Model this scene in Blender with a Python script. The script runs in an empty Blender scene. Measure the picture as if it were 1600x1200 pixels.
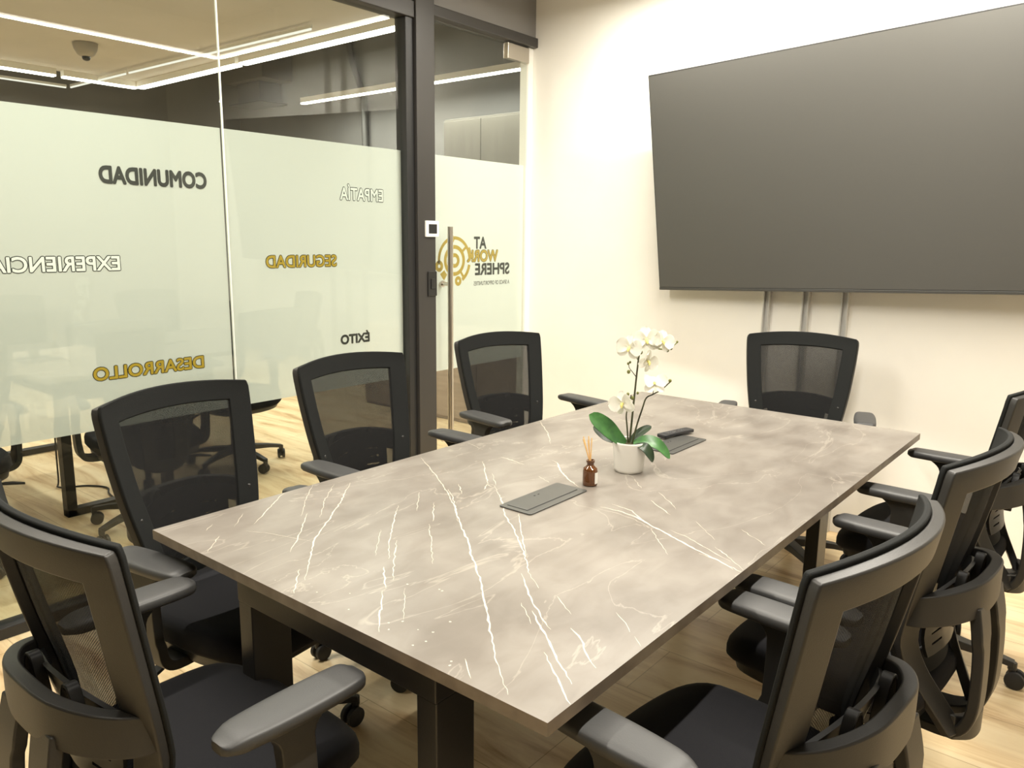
import bpy, bmesh, math, random
from mathutils import Vector, Matrix, Euler

S = bpy.context.scene
COL = S.collection
rnd = random.Random(7)
PI = math.pi

# ---------------------------------------------------------------- camera
cd = bpy.data.cameras.new('camera')
cd.sensor_fit = 'HORIZONTAL'; cd.sensor_width = 36.0
cd.lens = 1227.4 / 1600 * 36.0
cd.clip_start = 0.05; cd.clip_end = 60
cam = bpy.data.objects.new('camera', cd); COL.objects.link(cam)
cx = Vector((0.774568, 0.632389, 0.011337))
cy = -Vector((0.125001, -0.135484, -0.982863))
cz = -Vector((-0.620016, 0.762711, -0.183990))
m = Matrix((cx, cy, cz)).transposed().to_4x4()
m.translation = Vector((0, 0, 1.47))
cam.matrix_world = m
S.camera = cam

# ---------------------------------------------------------------- world, exposure
w = bpy.data.worlds.new('world'); S.world = w; w.use_nodes = True
w.node_tree.nodes['Background'].inputs[0].default_value = (0.9, 0.85, 0.75, 1)
w.node_tree.nodes['Background'].inputs[1].default_value = 0.15
S.view_settings.view_transform = 'Standard'
S.view_settings.look = 'None'
S.view_settings.gamma = 1
S.view_settings.use_curve_mapping = False
S.view_settings.exposure = 0.45
S.cycles.transparent_max_bounces = 24
S.cycles.max_bounces = 10
S.cycles.diffuse_bounces = 5

WARM = (1.0, 0.94, 0.83)
LAMP_EMIT = 9.0          # brightness of the visible diffusers
ROOM_W = 25.0            # watts per metre of tube, meeting room
OFFICE_W = 21.5          # watts per metre of tube, office beyond the glass

# ---------------------------------------------------------------- materials
def mat(name, col, rough=0.5, metal=0.0, spec=0.5, bump=None, coat=0.0, sheen=0.0):
    m = bpy.data.materials.new(name); m.use_nodes = True
    nt = m.node_tree; b = nt.nodes['Principled BSDF']
    b.inputs['Base Color'].default_value = (*col, 1)
    b.inputs['Roughness'].default_value = rough
    b.inputs['Metallic'].default_value = metal
    b.inputs['Specular IOR Level'].default_value = spec
    b.inputs['Coat Weight'].default_value = coat
    b.inputs['Sheen Weight'].default_value = sheen
    if bump:
        scale, strength = bump
        tc = nt.nodes.new('ShaderNodeTexCoord')
        n = nt.nodes.new('ShaderNodeTexNoise'); n.inputs['Scale'].default_value = scale
        n.inputs['Detail'].default_value = 4
        bp = nt.nodes.new('ShaderNodeBump'); bp.inputs['Strength'].default_value = strength
        bp.inputs['Distance'].default_value = 0.002
        nt.links.new(tc.outputs['Object'], n.inputs['Vector'])
        nt.links.new(n.outputs['Fac'], bp.inputs['Height'])
        nt.links.new(bp.outputs['Normal'], b.inputs['Normal'])
    return m

def noise_mat(name, c1, c2, scale, rough=0.5, stretch=(1, 1, 1), detail=5, lo=0.35, hi=0.65, bump=0.0, spec=0.5):
    m = mat(name, c1, rough, spec=spec); nt = m.node_tree; b = nt.nodes['Principled BSDF']
    tc = nt.nodes.new('ShaderNodeTexCoord'); mp = nt.nodes.new('ShaderNodeMapping')
    mp.inputs['Scale'].default_value = stretch
    n = nt.nodes.new('ShaderNodeTexNoise'); n.inputs['Scale'].default_value = scale; n.inputs['Detail'].default_value = detail
    r = nt.nodes.new('ShaderNodeValToRGB')
    r.color_ramp.elements[0].position = lo; r.color_ramp.elements[0].color = (*c1, 1)
    r.color_ramp.elements[1].position = hi; r.color_ramp.elements[1].color = (*c2, 1)
    nt.links.new(tc.outputs['Object'], mp.inputs['Vector']); nt.links.new(mp.outputs['Vector'], n.inputs['Vector'])
    nt.links.new(n.outputs['Fac'], r.inputs['Fac']); nt.links.new(r.outputs['Color'], b.inputs['Base Color'])
    if bump:
        bp = nt.nodes.new('ShaderNodeBump'); bp.inputs['Strength'].default_value = bump; bp.inputs['Distance'].default_value = 0.003
        nt.links.new(n.outputs['Fac'], bp.inputs['Height']); nt.links.new(bp.outputs['Normal'], b.inputs['Normal'])
    return m

def emit_mat(name, col, strength):
    m = bpy.data.materials.new(name); m.use_nodes = True; nt = m.node_tree
    nt.nodes.remove(nt.nodes['Principled BSDF'])
    e = nt.nodes.new('ShaderNodeEmission'); e.inputs[0].default_value = (*col, 1); e.inputs[1].default_value = strength
    nt.links.new(e.outputs[0], nt.nodes['Material Output'].inputs[0])
    return m

def glass_mat(name, tint=(0.93, 0.96, 0.94)):
    # architectural glass: transparent plus mirror reflection by viewing angle, same from both faces
    m = bpy.data.materials.new(name); m.use_nodes = True; nt = m.node_tree
    nt.nodes.remove(nt.nodes['Principled BSDF'])
    g = nt.nodes.new('ShaderNodeNewGeometry'); dot = nt.nodes.new('ShaderNodeVectorMath'); dot.operation = 'DOT_PRODUCT'
    nt.links.new(g.outputs['Incoming'], dot.inputs[0]); nt.links.new(g.outputs['Normal'], dot.inputs[1])
    ab = nt.nodes.new('ShaderNodeMath'); ab.operation = 'ABSOLUTE'; nt.links.new(dot.outputs['Value'], ab.inputs[0])
    sub = nt.nodes.new('ShaderNodeMath'); sub.operation = 'SUBTRACT'; sub.inputs[0].default_value = 1; nt.links.new(ab.outputs[0], sub.inputs[1])
    pw = nt.nodes.new('ShaderNodeMath'); pw.operation = 'POWER'; pw.inputs[1].default_value = 5; nt.links.new(sub.outputs[0], pw.inputs[0])
    ma = nt.nodes.new('ShaderNodeMath'); ma.operation = 'MULTIPLY_ADD'; ma.inputs[1].default_value = 0.96; ma.inputs[2].default_value = 0.04
    nt.links.new(pw.outputs[0], ma.inputs[0])
    t = nt.nodes.new('ShaderNodeBsdfTransparent'); t.inputs[0].default_value = (*tint, 1)
    gl = nt.nodes.new('ShaderNodeBsdfGlossy'); gl.inputs['Roughness'].default_value = 0.0
    mx = nt.nodes.new('ShaderNodeMixShader')
    nt.links.new(ma.outputs[0], mx.inputs[0]); nt.links.new(t.outputs[0], mx.inputs[1]); nt.links.new(gl.outputs[0], mx.inputs[2])
    nt.links.new(mx.outputs[0], nt.nodes['Material Output'].inputs[0])
    return m

def film_mat():
    m = bpy.data.materials.new('frosted film'); m.use_nodes = True; nt = m.node_tree
    nt.nodes.remove(nt.nodes['Principled BSDF'])
    d = nt.nodes.new('ShaderNodeBsdfDiffuse'); d.inputs[0].default_value = (0.85, 0.88, 0.85, 1)
    tl = nt.nodes.new('ShaderNodeBsdfTranslucent'); tl.inputs[0].default_value = (0.85, 0.88, 0.85, 1)
    tr = nt.nodes.new('ShaderNodeBsdfTransparent')
    a = nt.nodes.new('ShaderNodeMixShader'); a.inputs[0].default_value = 0.5
    b = nt.nodes.new('ShaderNodeMixShader'); b.inputs[0].default_value = 0.14
    nt.links.new(d.outputs[0], a.inputs[1]); nt.links.new(tl.outputs[0], a.inputs[2])
    nt.links.new(a.outputs[0], b.inputs[1]); nt.links.new(tr.outputs[0], b.inputs[2])
    nt.links.new(b.outputs[0], nt.nodes['Material Output'].inputs[0])
    return m

def mesh_fabric_mat():
    # knitted black mesh: tiny open cells between dark threads
    m = mat('black knitted mesh', (0.014, 0.014, 0.014), 0.8, spec=0.2); nt = m.node_tree; b = nt.nodes['Principled BSDF']
    tc = nt.nodes.new('ShaderNodeTexCoord'); sx = nt.nodes.new('ShaderNodeSeparateXYZ'); nt.links.new(tc.outputs['Object'], sx.inputs[0])
    def sn(out, k):
        mu = nt.nodes.new('ShaderNodeMath'); mu.operation = 'MULTIPLY'; mu.inputs[1].default_value = k; nt.links.new(out, mu.inputs[0])
        s = nt.nodes.new('ShaderNodeMath'); s.operation = 'SINE'; nt.links.new(mu.outputs[0], s.inputs[0]); return s.outputs[0]
    a = sn(sx.outputs['X'], 2 * PI / 0.0048); c = sn(sx.outputs['Z'], 2 * PI / 0.0048)
    p = nt.nodes.new('ShaderNodeMath'); p.operation = 'MULTIPLY'; nt.links.new(a, p.inputs[0]); nt.links.new(c, p.inputs[1])
    mr = nt.nodes.new('ShaderNodeMapRange'); mr.inputs['From Min'].default_value = -0.1; mr.inputs['From Max'].default_value = 0.6
    mr.inputs['To Min'].default_value = 0.20; mr.inputs['To Max'].default_value = 0.60
    nt.links.new(p.outputs[0], mr.inputs['Value'])
    t = nt.nodes.new('ShaderNodeBsdfTransparent'); mx = nt.nodes.new('ShaderNodeMixShader')
    nt.links.new(mr.outputs['Result'], mx.inputs[0]); nt.links.new(b.outputs[0], mx.inputs[1]); nt.links.new(t.outputs[0], mx.inputs[2])
    nt.links.new(mx.outputs[0], nt.nodes['Material Output'].inputs[0])
    return m

def stone_mat():
    m = noise_mat('taupe veined stone', (0.172, 0.154, 0.136), (0.262, 0.241, 0.216), 2.6, 0.34, (1.0, 1.5, 1), 7, 0.3, 0.72)
    nt = m.node_tree; b = nt.nodes['Principled BSDF']; ramp = [n for n in nt.nodes if n.type == 'VALTORGB'][0]
    tc = [n for n in nt.nodes if n.type == 'TEX_COORD'][0]
    # fine brown-grey clouding and hairline threads
    n2 = nt.nodes.new('ShaderNodeTexNoise'); n2.inputs['Scale'].default_value = 14; n2.inputs['Detail'].default_value = 8; n2.inputs['Distortion'].default_value = 0.6
    mp = nt.nodes.new('ShaderNodeMapping'); mp.inputs['Scale'].default_value = (1.0, 0.45, 1); mp.inputs['Rotation'].default_value = (0, 0, 0.6)
    nt.links.new(tc.outputs['Object'], mp.inputs['Vector']); nt.links.new(mp.outputs['Vector'], n2.inputs['Vector'])
    r2 = nt.nodes.new('ShaderNodeValToRGB'); r2.color_ramp.elements[0].position = 0.35; r2.color_ramp.elements[0].color = (0.86, 0.83, 0.80, 1)
    r2.color_ramp.elements[1].position = 0.62; r2.color_ramp.elements[1].color = (1.06, 1.05, 1.03, 1)
    nt.links.new(n2.outputs['Fac'], r2.inputs['Fac'])
    mx = nt.nodes.new('ShaderNodeMix'); mx.data_type = 'RGBA'; mx.blend_type = 'MULTIPLY'; mx.inputs['Factor'].default_value = 1
    nt.links.new(ramp.outputs['Color'], mx.inputs[6]); nt.links.new(r2.outputs['Color'], mx.inputs[7])
    # pale hairlines: thin band of a distorted noise
    n3 = nt.nodes.new('ShaderNodeTexNoise'); n3.inputs['Scale'].default_value = 1.7; n3.inputs['Detail'].default_value = 6; n3.inputs['Distortion'].default_value = 1.2
    mp3 = nt.nodes.new('ShaderNodeMapping'); mp3.inputs['Scale'].default_value = (2.2, 0.8, 1); mp3.inputs['Rotation'].default_value = (0, 0, -0.5)
    nt.links.new(tc.outputs['Object'], mp3.inputs['Vector']); nt.links.new(mp3.outputs['Vector'], n3.inputs['Vector'])
    s = nt.nodes.new('ShaderNodeMath'); s.operation = 'SUBTRACT'; s.inputs[1].default_value = 0.5; nt.links.new(n3.outputs['Fac'], s.inputs[0])
    ab = nt.nodes.new('ShaderNodeMath'); ab.operation = 'ABSOLUTE'; nt.links.new(s.outputs[0], ab.inputs[0])
    mr = nt.nodes.new('ShaderNodeMapRange'); mr.inputs['From Min'].default_value = 0.0; mr.inputs['From Max'].default_value = 0.006
    mr.inputs['To Min'].default_value = 0.22; mr.inputs['To Max'].default_value = 0
    nt.links.new(ab.outputs[0], mr.inputs['Value'])
    mx2 = nt.nodes.new('ShaderNodeMix'); mx2.data_type = 'RGBA'; mx2.inputs[7].default_value = (0.62, 0.57, 0.48, 1)
    nt.links.new(mr.outputs['Result'], mx2.inputs['Factor']); nt.links.new(mx.outputs[2], mx2.inputs[6])
    nt.links.new(mx2.outputs[2], b.inputs['Base Color'])
    return m

def floor_mat():
    m = mat('honey veined floor tile', (0.6, 0.45, 0.28), 0.28); nt = m.node_tree; b = nt.nodes['Principled BSDF']
    tc = nt.nodes.new('ShaderNodeTexCoord')
    br = nt.nodes.new('ShaderNodeTexBrick'); br.inputs['Scale'].default_value = 1.0
    br.inputs['Brick Width'].default_value = 1.2; br.inputs['Row Height'].default_value = 0.3; br.inputs['Mortar Size'].default_value = 0.0018
    br.inputs['Color1'].default_value = (0.92, 0.9, 0.86, 1); br.inputs['Color2'].default_value = (1.04, 1.02, 1.0, 1); br.inputs['Mortar'].default_value = (0.62, 0.56, 0.47, 1)
    br.inputs['Mortar Smooth'].default_value = 0.2
    nt.links.new(tc.outputs['Object'], br.inputs['Vector'])
    mp = nt.nodes.new('ShaderNodeMapping'); mp.inputs['Scale'].default_value = (0.9, 5.5, 1)
    nt.links.new(tc.outputs['Object'], mp.inputs['Vector'])
    n = nt.nodes.new('ShaderNodeTexNoise'); n.inputs['Scale'].default_value = 1.6; n.inputs['Detail'].default_value = 7; n.inputs['Roughness'].default_value = 0.62; n.inputs['Distortion'].default_value = 0.8
    nt.links.new(mp.outputs['Vector'], n.inputs['Vector'])
    r = nt.nodes.new('ShaderNodeValToRGB'); e = r.color_ramp.elements
    e[0].position = 0.30; e[0].color = (0.40, 0.245, 0.12, 1); e[1].position = 0.70; e[1].color = (0.87, 0.74, 0.50, 1)
    k = e.new(0.42); k.color = (0.64, 0.475, 0.27, 1); k = e.new(0.55); k.color = (0.80, 0.65, 0.41, 1)
    nt.links.new(n.outputs['Fac'], r.inputs['Fac'])
    mx = nt.nodes.new('ShaderNodeMix'); mx.data_type = 'RGBA'; mx.blend_type = 'MULTIPLY'; mx.inputs['Factor'].default_value = 1
    nt.links.new(r.outputs['Color'], mx.inputs[6]); nt.links.new(br.outputs['Color'], mx.inputs[7])
    nt.links.new(mx.outputs[2], b.inputs['Base Color'])
    return m

M = dict(
    wall=noise_mat('warm white wall paint', (0.87, 0.85, 0.795), (0.90, 0.88, 0.82), 3.0, 0.7, bump=0.02),
    taupe=noise_mat('taupe wall paint', (0.36, 0.34, 0.305), (0.40, 0.375, 0.335), 3.0, 0.7),
    ceil=noise_mat('beige perforated ceiling panel', (0.47, 0.445, 0.40), (0.51, 0.48, 0.435), 1.5, 0.8),
    dark=noise_mat('charcoal wall paint', (0.160, 0.160, 0.157), (0.182, 0.182, 0.177), 2.0, 0.7),
    darkceil=mat('dark slab paint', (0.06, 0.058, 0.055), 0.9),
    frame=mat('anthracite coated aluminium', (0.048, 0.045, 0.042), 0.42, 0.2),
    rail=mat('black aluminium rail', (0.03, 0.03, 0.03), 0.4, 0.3),
    glass=glass_mat('clear glass'), film=film_mat(),
    joint=mat('silicone joint', (0.85, 0.85, 0.8), 0.3),
    black_ink=mat('black vinyl', (0.020, 0.021, 0.018), 0.5),
    gold_ink=mat('gold vinyl', (0.50, 0.33, 0.035), 0.4),
    white_ink=mat('white vinyl', (0.86, 0.86, 0.83), 0.5),
    steel=mat('brushed steel', (0.62, 0.58, 0.52), 0.28, 1.0),
    alu=mat('satin aluminium', (0.62, 0.61, 0.58), 0.4, 0.35),
    whitep=mat('white plastic', (0.85, 0.84, 0.80), 0.35),
    screen=mat('matte black screen', (0.080, 0.078, 0.071), 0.42, spec=0.6),
    bezel=mat('black bezel', (0.018, 0.018, 0.018), 0.35),
    stone=stone_mat(), vein=mat('cream vein', (0.60, 0.55, 0.46), 0.34),
    edge=noise_mat('stone edge band', (0.20, 0.16, 0.12), (0.28, 0.23, 0.175), 20, 0.4),
    steelblack=mat('black powder coated steel', (0.022, 0.020, 0.018), 0.4, bump=(180, 0.1)),
    floor=floor_mat(),
    plastic=mat('dark grey nylon', (0.029, 0.0275, 0.025), 0.46, bump=(400, 0.12)),
    baseplastic=mat('black nylon', (0.02, 0.02, 0.02), 0.42),
    pad=mat('charcoal soft pad', (0.042, 0.042, 0.042), 0.5, spec=0.6, bump=(300, 0.1)),
    border=mat('black padded trim', (0.010, 0.011, 0.0105), 0.8, spec=0.25, bump=(600, 0.3)),
    mesh=mesh_fabric_mat(),
    fabric=mat('black seat fabric', (0.009, 0.009, 0.011), 0.9, spec=0.2, sheen=0.05, bump=(900, 0.35)),
    rubber=mat('black rubber', (0.015, 0.015, 0.015), 0.6),
    chrome=mat('chrome', (0.7, 0.7, 0.68), 0.15, 1.0),
    box=mat('grey anodised aluminium', (0.085, 0.085, 0.080), 0.36, 0.35),
    boxline=mat('black seam', (0.008, 0.008, 0.008), 0.6),
    remote=mat('black remote shell', (0.022, 0.022, 0.024), 0.4),
    button=mat('grey rubber buttons', (0.10, 0.10, 0.10), 0.5),
    pot=mat('white glazed ceramic', (0.84, 0.82, 0.76), 0.25),
    soil=noise_mat('dark moss', (0.03, 0.025, 0.015), (0.08, 0.07, 0.03), 90, 0.9, bump=0.6),
    leaf=noise_mat('deep green leaf', (0.030, 0.105, 0.028), (0.060, 0.185, 0.045), 30, 0.38, (1, 1, 1)),
    darkleaf=noise_mat('dark green leaf', (0.012, 0.028, 0.012), (0.025, 0.050, 0.020), 30, 0.42),
    stem=noise_mat('olive stem', (0.035, 0.035, 0.018), (0.075, 0.085, 0.03), 25, 0.5),
    greenstem=mat('light green stem', (0.17, 0.20, 0.04), 0.5),
    bud=mat('olive bud', (0.16, 0.17, 0.04), 0.5),
    petal=None,
    lip=mat('yellow lip', (0.80, 0.70, 0.22), 0.5),
    amber=None,
    paper=mat('white paper label', (0.82, 0.80, 0.74), 0.6),
    reed=mat('pale rattan', (0.74, 0.47, 0.20), 0.6),
    wood=noise_mat('grey brown laminate', (0.26, 0.20, 0.15), (0.34, 0.265, 0.20), 4, 0.5, (1, 1, 9)),
    panelbeige=noise_mat('taupe panel', (0.105, 0.100, 0.082), (0.12, 0.114, 0.094), 4, 0.6, (6, 6, 0.5)),
    greyplastic=mat('grey plastic', (0.32, 0.29, 0.25), 0.45),
    pipe=mat('grey conduit', (0.12, 0.12, 0.115), 0.45, 0.4),
    header=mat('grey painted bulkhead', (0.20, 0.19, 0.18), 0.6),
    ductgrey=mat('grey painted metal', (0.13, 0.125, 0.12), 0.5),
    deskblack=mat('black monitor back', (0.03, 0.03, 0.03), 0.5),
    desktop=noise_mat('pale oak desk top', (0.52, 0.42, 0.30), (0.60, 0.49, 0.36), 6, 0.45, (1, 8, 1)),
    lamp=emit_mat('warm white diffuser', (1.0, 0.96, 0.84), LAMP_EMIT),
    lampmirrored=emit_mat('slim tube reflection glow', (1.0, 0.95, 0.82), 0.85),
    lampbody=mat('white lamp body', (0.8, 0.78, 0.72), 0.5),
)
def petal_mat():
    m = mat('white petal', (0.93, 0.92, 0.87), 0.5); nt = m.node_tree; b = nt.nodes['Principled BSDF']
    tl = nt.nodes.new('ShaderNodeBsdfTranslucent'); tl.inputs[0].default_value = (0.93, 0.92, 0.82, 1)
    mx = nt.nodes.new('ShaderNodeMixShader'); mx.inputs[0].default_value = 0.35
    nt.links.new(b.outputs[0], mx.inputs[1]); nt.links.new(tl.outputs[0], mx.inputs[2]); nt.links.new(mx.outputs[0], nt.nodes['Material Output'].inputs[0])
    return m
M['petal'] = petal_mat()
def amber_mat():
    m = mat('amber glass', (0.16, 0.055, 0.012), 0.06, spec=0.8, coat=0.4); b = m.node_tree.nodes['Principled BSDF']
    b.inputs['Transmission Weight'].default_value = 0.35
    return m
M['amber'] = amber_mat()

# ---------------------------------------------------------------- geometry helpers
def finish(name, bm, material, parent=None, bevel=0.0, seg=2, smooth=True, angle=40, recalc=True):
    if recalc: bmesh.ops.recalc_face_normals(bm, faces=bm.faces)
    me = bpy.data.meshes.new(name); bm.to_mesh(me); bm.free()
    mats = material if isinstance(material, (list, tuple)) else [material]
    for x in mats: me.materials.append(x)
    o = bpy.data.objects.new(name, me); COL.objects.link(o)
    if smooth:
        for p in me.polygons: p.use_smooth = True
        me.set_sharp_from_angle(angle=math.radians(angle))
    if bevel:
        b = o.modifiers.new('bevel', 'BEVEL'); b.width = bevel; b.segments = seg; b.limit_method = 'ANGLE'; b.angle_limit = math.radians(38)
        b.harden_normals = smooth
    if parent: o.parent = parent
    return o

def tag(o, label=None, cat=None, group=None, kind=None):
    if label: o['label'] = label
    if cat: o['category'] = cat
    if group: o['group'] = group
    if kind: o['kind'] = kind
    return o

def empty(name, loc=(0, 0, 0), rz=0.0):
    o = bpy.data.objects.new(name, None); COL.objects.link(o); o.location = loc; o.rotation_euler = (0, 0, rz)
    o.empty_display_size = 0.05
    return o

def children(o): return [c for c in bpy.data.objects if c.parent == o]
def copy_tree(o, parent=None):
    c = o.copy(); COL.objects.link(c)
    if parent: c.parent = parent
    for ch in children(o): copy_tree(ch, c)
    return c

def box(bm, lo, hi, mi=0, mtx=None):
    x0, y0, z0 = lo; x1, y1, z1 = hi
    v = [bm.verts.new(p) for p in ((x0, y0, z0), (x1, y0, z0), (x1, y1, z0), (x0, y1, z0), (x0, y0, z1), (x1, y0, z1), (x1, y1, z1), (x0, y1, z1))]
    if mtx:
        for q in v: q.co = mtx @ q.co
    for f in ((0, 3, 2, 1), (4, 5, 6, 7), (0, 1, 5, 4), (1, 2, 6, 5), (2, 3, 7, 6), (3, 0, 4, 7)):
        bm.faces.new([v[i] for i in f]).material_index = mi

def frame_of(d):
    d = d.normalized(); a = Vector((0, 0, 1)) if abs(d.z) < 0.9 else Vector((1, 0, 0))
    x = d.cross(a).normalized(); return x, d.cross(x).normalized()

def tube(bm, pts, rad, seg=10, mi=0, caps=True):
    pts = [Vector(p) for p in pts]; n = len(pts)
    rad = rad if isinstance(rad, (list, tuple)) else [rad] * n
    rings = []; px = None
    for i, p in enumerate(pts):
        d = pts[min(i + 1, n - 1)] - pts[max(i - 1, 0)]
        x, y = frame_of(d)
        if px is not None:
            d.normalize(); x = (px - d * px.dot(d)).normalized(); y = d.cross(x)
        px = x
        rings.append([bm.verts.new(p + (x * math.cos(2 * PI * k / seg) + y * math.sin(2 * PI * k / seg)) * rad[i]) for k in range(seg)])
    for a, b in zip(rings, rings[1:]):
        for k in range(seg): bm.faces.new((a[k], a[(k + 1) % seg], b[(k + 1) % seg], b[k])).material_index = mi
    if caps:
        bm.faces.new(rings[0][::-1]).material_index = mi; bm.faces.new(rings[-1]).material_index = mi

def lathe(bm, prof, seg=32, c=(0, 0, 0), mi=0, cap0=True, cap1=True):
    rings = []
    for r, z in prof: rings.append([bm.verts.new((c[0] + r * math.cos(2 * PI * k / seg), c[1] + r * math.sin(2 * PI * k / seg), c[2] + z)) for k in range(seg)])
    for a, b in zip(rings, rings[1:]):
        for k in range(seg): bm.faces.new((a[k], a[(k + 1) % seg], b[(k + 1) % seg], b[k])).material_index = mi
    if cap0: bm.faces.new(rings[0][::-1]).material_index = mi
    if cap1: bm.faces.new(rings[-1]).material_index = mi

def sweep(bm, pts, wv, tv, closed=False):
    """rectangular section along pts; wv / tv: half-width and half-thickness vectors per point"""
    rings = []
    for p, a, b in zip(pts, wv, tv):
        p, a, b = Vector(p), Vector(a), Vector(b)
        rings.append([bm.verts.new(q) for q in (p - a - b, p + a - b, p + a + b, p - a + b)])
    pairs = list(zip(rings, rings[1:]))
    for r, s in pairs:
        for k in range(4): bm.faces.new((r[k], r[(k + 1) % 4], s[(k + 1) % 4], s[k]))
    bm.faces.new(rings[0][::-1]); bm.faces.new(rings[-1])

def smooth_path(pts, n=6):
    """Catmull-Rom through the points"""
    P = [Vector(p) for p in pts]; out = []
    for i in range(len(P) - 1):
        p0 = P[max(i - 1, 0)]; p1 = P[i]; p2 = P[i + 1]; p3 = P[min(i + 2, len(P) - 1)]
        for k in range(n):
            t = k / n
            out.append(0.5 * ((2 * p1) + (p2 - p0) * t + (2 * p0 - 5 * p1 + 4 * p2 - p3) * t * t + (3 * p1 - p0 - 3 * p2 + p3) * t ** 3))
    out.append(P[-1]); return out

def shell(bm, us, vs, fn, keep, off0, off1):
    """a curved sheet with thickness: fn(u,v) -> point, cells kept where keep(uc,vc); off0/off1 along the normal"""
    def nrm(u, v):
        e = 1e-3
        a = fn(u + e, v) - fn(u - e, v); b = fn(u, v + e) - fn(u, v - e)
        return a.cross(b).normalized()
    N = {}
    def vert(i, j, s):
        k = (i, j, s)
        if k not in N:
            p = fn(us[i], vs[j]); N[k] = bm.verts.new(p + nrm(us[i], vs[j]) * (off0 if s == 0 else off1))
        return N[k]
    cells = {(i, j) for i in range(len(us) - 1) for j in range(len(vs) - 1) if keep((us[i] + us[i + 1]) / 2, (vs[j] + vs[j + 1]) / 2)}
    for i, j in cells:
        for s in (0, 1):
            q = [vert(i, j, s), vert(i + 1, j, s), vert(i + 1, j + 1, s), vert(i, j + 1, s)]
            bm.faces.new(q if s else q[::-1])
        for (di, dj, a, b) in ((-1, 0, (i, j), (i, j + 1)), (1, 0, (i + 1, j), (i + 1, j + 1)), (0, -1, (i, j), (i + 1, j)), (0, 1, (i, j + 1), (i + 1, j + 1))):
            if (i + di, j + dj) not in cells:
                bm.faces.new((vert(*a, 0), vert(*b, 0), vert(*b, 1), vert(*a, 1)))

def lin(a, b, n): return [a + (b - a) * i / (n - 1) for i in range(n)]
def interp(tab, x):
    if x <= tab[0][0]: return tab[0][1]
    for (a, va), (b, vb) in zip(tab, tab[1:]):
        if x <= b:
            t = (x - a) / (b - a); return va + (vb - va) * t
    return tab[-1][1]
def smooth_tab(tab, n=8):
    """densify a table through a Catmull-Rom curve"""
    pts = smooth_path([(a, b, 0) for a, b in tab], n)
    return [(p.x, p.y) for p in pts]

XG = -3.133      # inner plane of the glass partition
YW = 4.02        # face of the wall behind the television
TOP = 0.75       # table top
ROOM_H = 3.0

# ---------------------------------------------------------------- setting
def struct(name, lo, hi, material, bevel=0.0, label=None):
    bm = bmesh.new(); box(bm, lo, hi); o = finish(name, bm, material, bevel=bevel, smooth=False)
    return tag(o, label, kind='structure')

struct('floor', (-9.2, -2.6, -0.12), (1.5, 7.0, 0.0), M['floor'])
struct('wall_far', (XG - 0.02, YW, 0.0), (1.3, YW + 0.12, 3.02), M['wall'])
struct('wall_right', (1.3, -2.3, 0.0), (1.42, YW + 0.12, 3.02), M['taupe'])
struct('wall_near', (XG - 0.02, -2.42, 0.0), (1.42, -2.3, 3.02), M['panelbeige'])
struct('ceiling', (XG - 0.02, -2.42, 3.02), (1.42, YW + 0.12, 3.12), M['ceil'])
struct('wall_office_back', (-9.12, -2.42, 0.0), (-9.0, 5.82, 3.6), M['dark'])
struct('wall_office_right', (-9.0, 5.7, 0.0), (XG - 0.14, 5.82, 3.6), M['dark'])
struct('wall_office_left', (-9.0, -2.42, 0.0), (XG - 0.14, -2.3, 3.6), M['wall'])
struct('wall_corridor', (XG - 0.14, YW + 0.12, 0.0), (XG - 0.02, 5.82, 3.6), M['dark'])
struct('wall_partition_upper', (XG - 0.12, -2.3, 3.12), (XG - 0.03, YW + 0.12, 3.6), M['dark'])
struct('ceiling_office', (-7.62, -2.3, 2.84), (XG - 0.14, 3.86, 2.90), M['ceil'])
struct('ceiling_slab', (-9.12, -2.42, 3.6), (XG, 5.82, 3.7), M['darkceil'])

# glazed partition: header, posts, floor rail
struct('trim_1', (XG - 0.07, 2.985, 0.0), (XG + 0.05, 3.118, 3.02), M['frame'], 0.003, 'dark post between the fixed glass and the door')
struct('trim_2', (XG - 0.05, 2.93, 0.045), (XG + 0.03, 2.985, 2.56), M['rail'], 0.003, 'black vertical glazing channel')
struct('trim_3', (XG - 0.06, -2.3, 2.56), (XG + 0.04, 2.985, 2.64), M['frame'], 0.004, 'dark head rail over the fixed glass')
struct('trim_4', (XG - 0.05, -2.3, 2.64), (XG + 0.02, 2.985, 3.02), M['header'], 0.0, 'dark panel above the fixed glass')
struct('trim_5', (XG - 0.06, 3.118, 2.60), (XG + 0.04, 4.02, 2.655), M['frame'], 0.004, 'dark head rail over the door')
struct('trim_6', (XG - 0.05, 3.118, 2.655), (XG + 0.02, 4.02, 3.02), M['header'], 0.0, 'dark panel above the door')
struct('trim_7', (XG - 0.05, -2.3, 0.0), (XG + 0.03, 2.985, 0.045), M['rail'], 0.004, 'black floor rail under the fixed glass')
struct('trim_8', (XG - 0.06, 3.972, 0.0), (XG + 0.004, 4.02, 2.60), M['wall'], 0.002, 'pale door jamb beside the wall')

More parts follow.
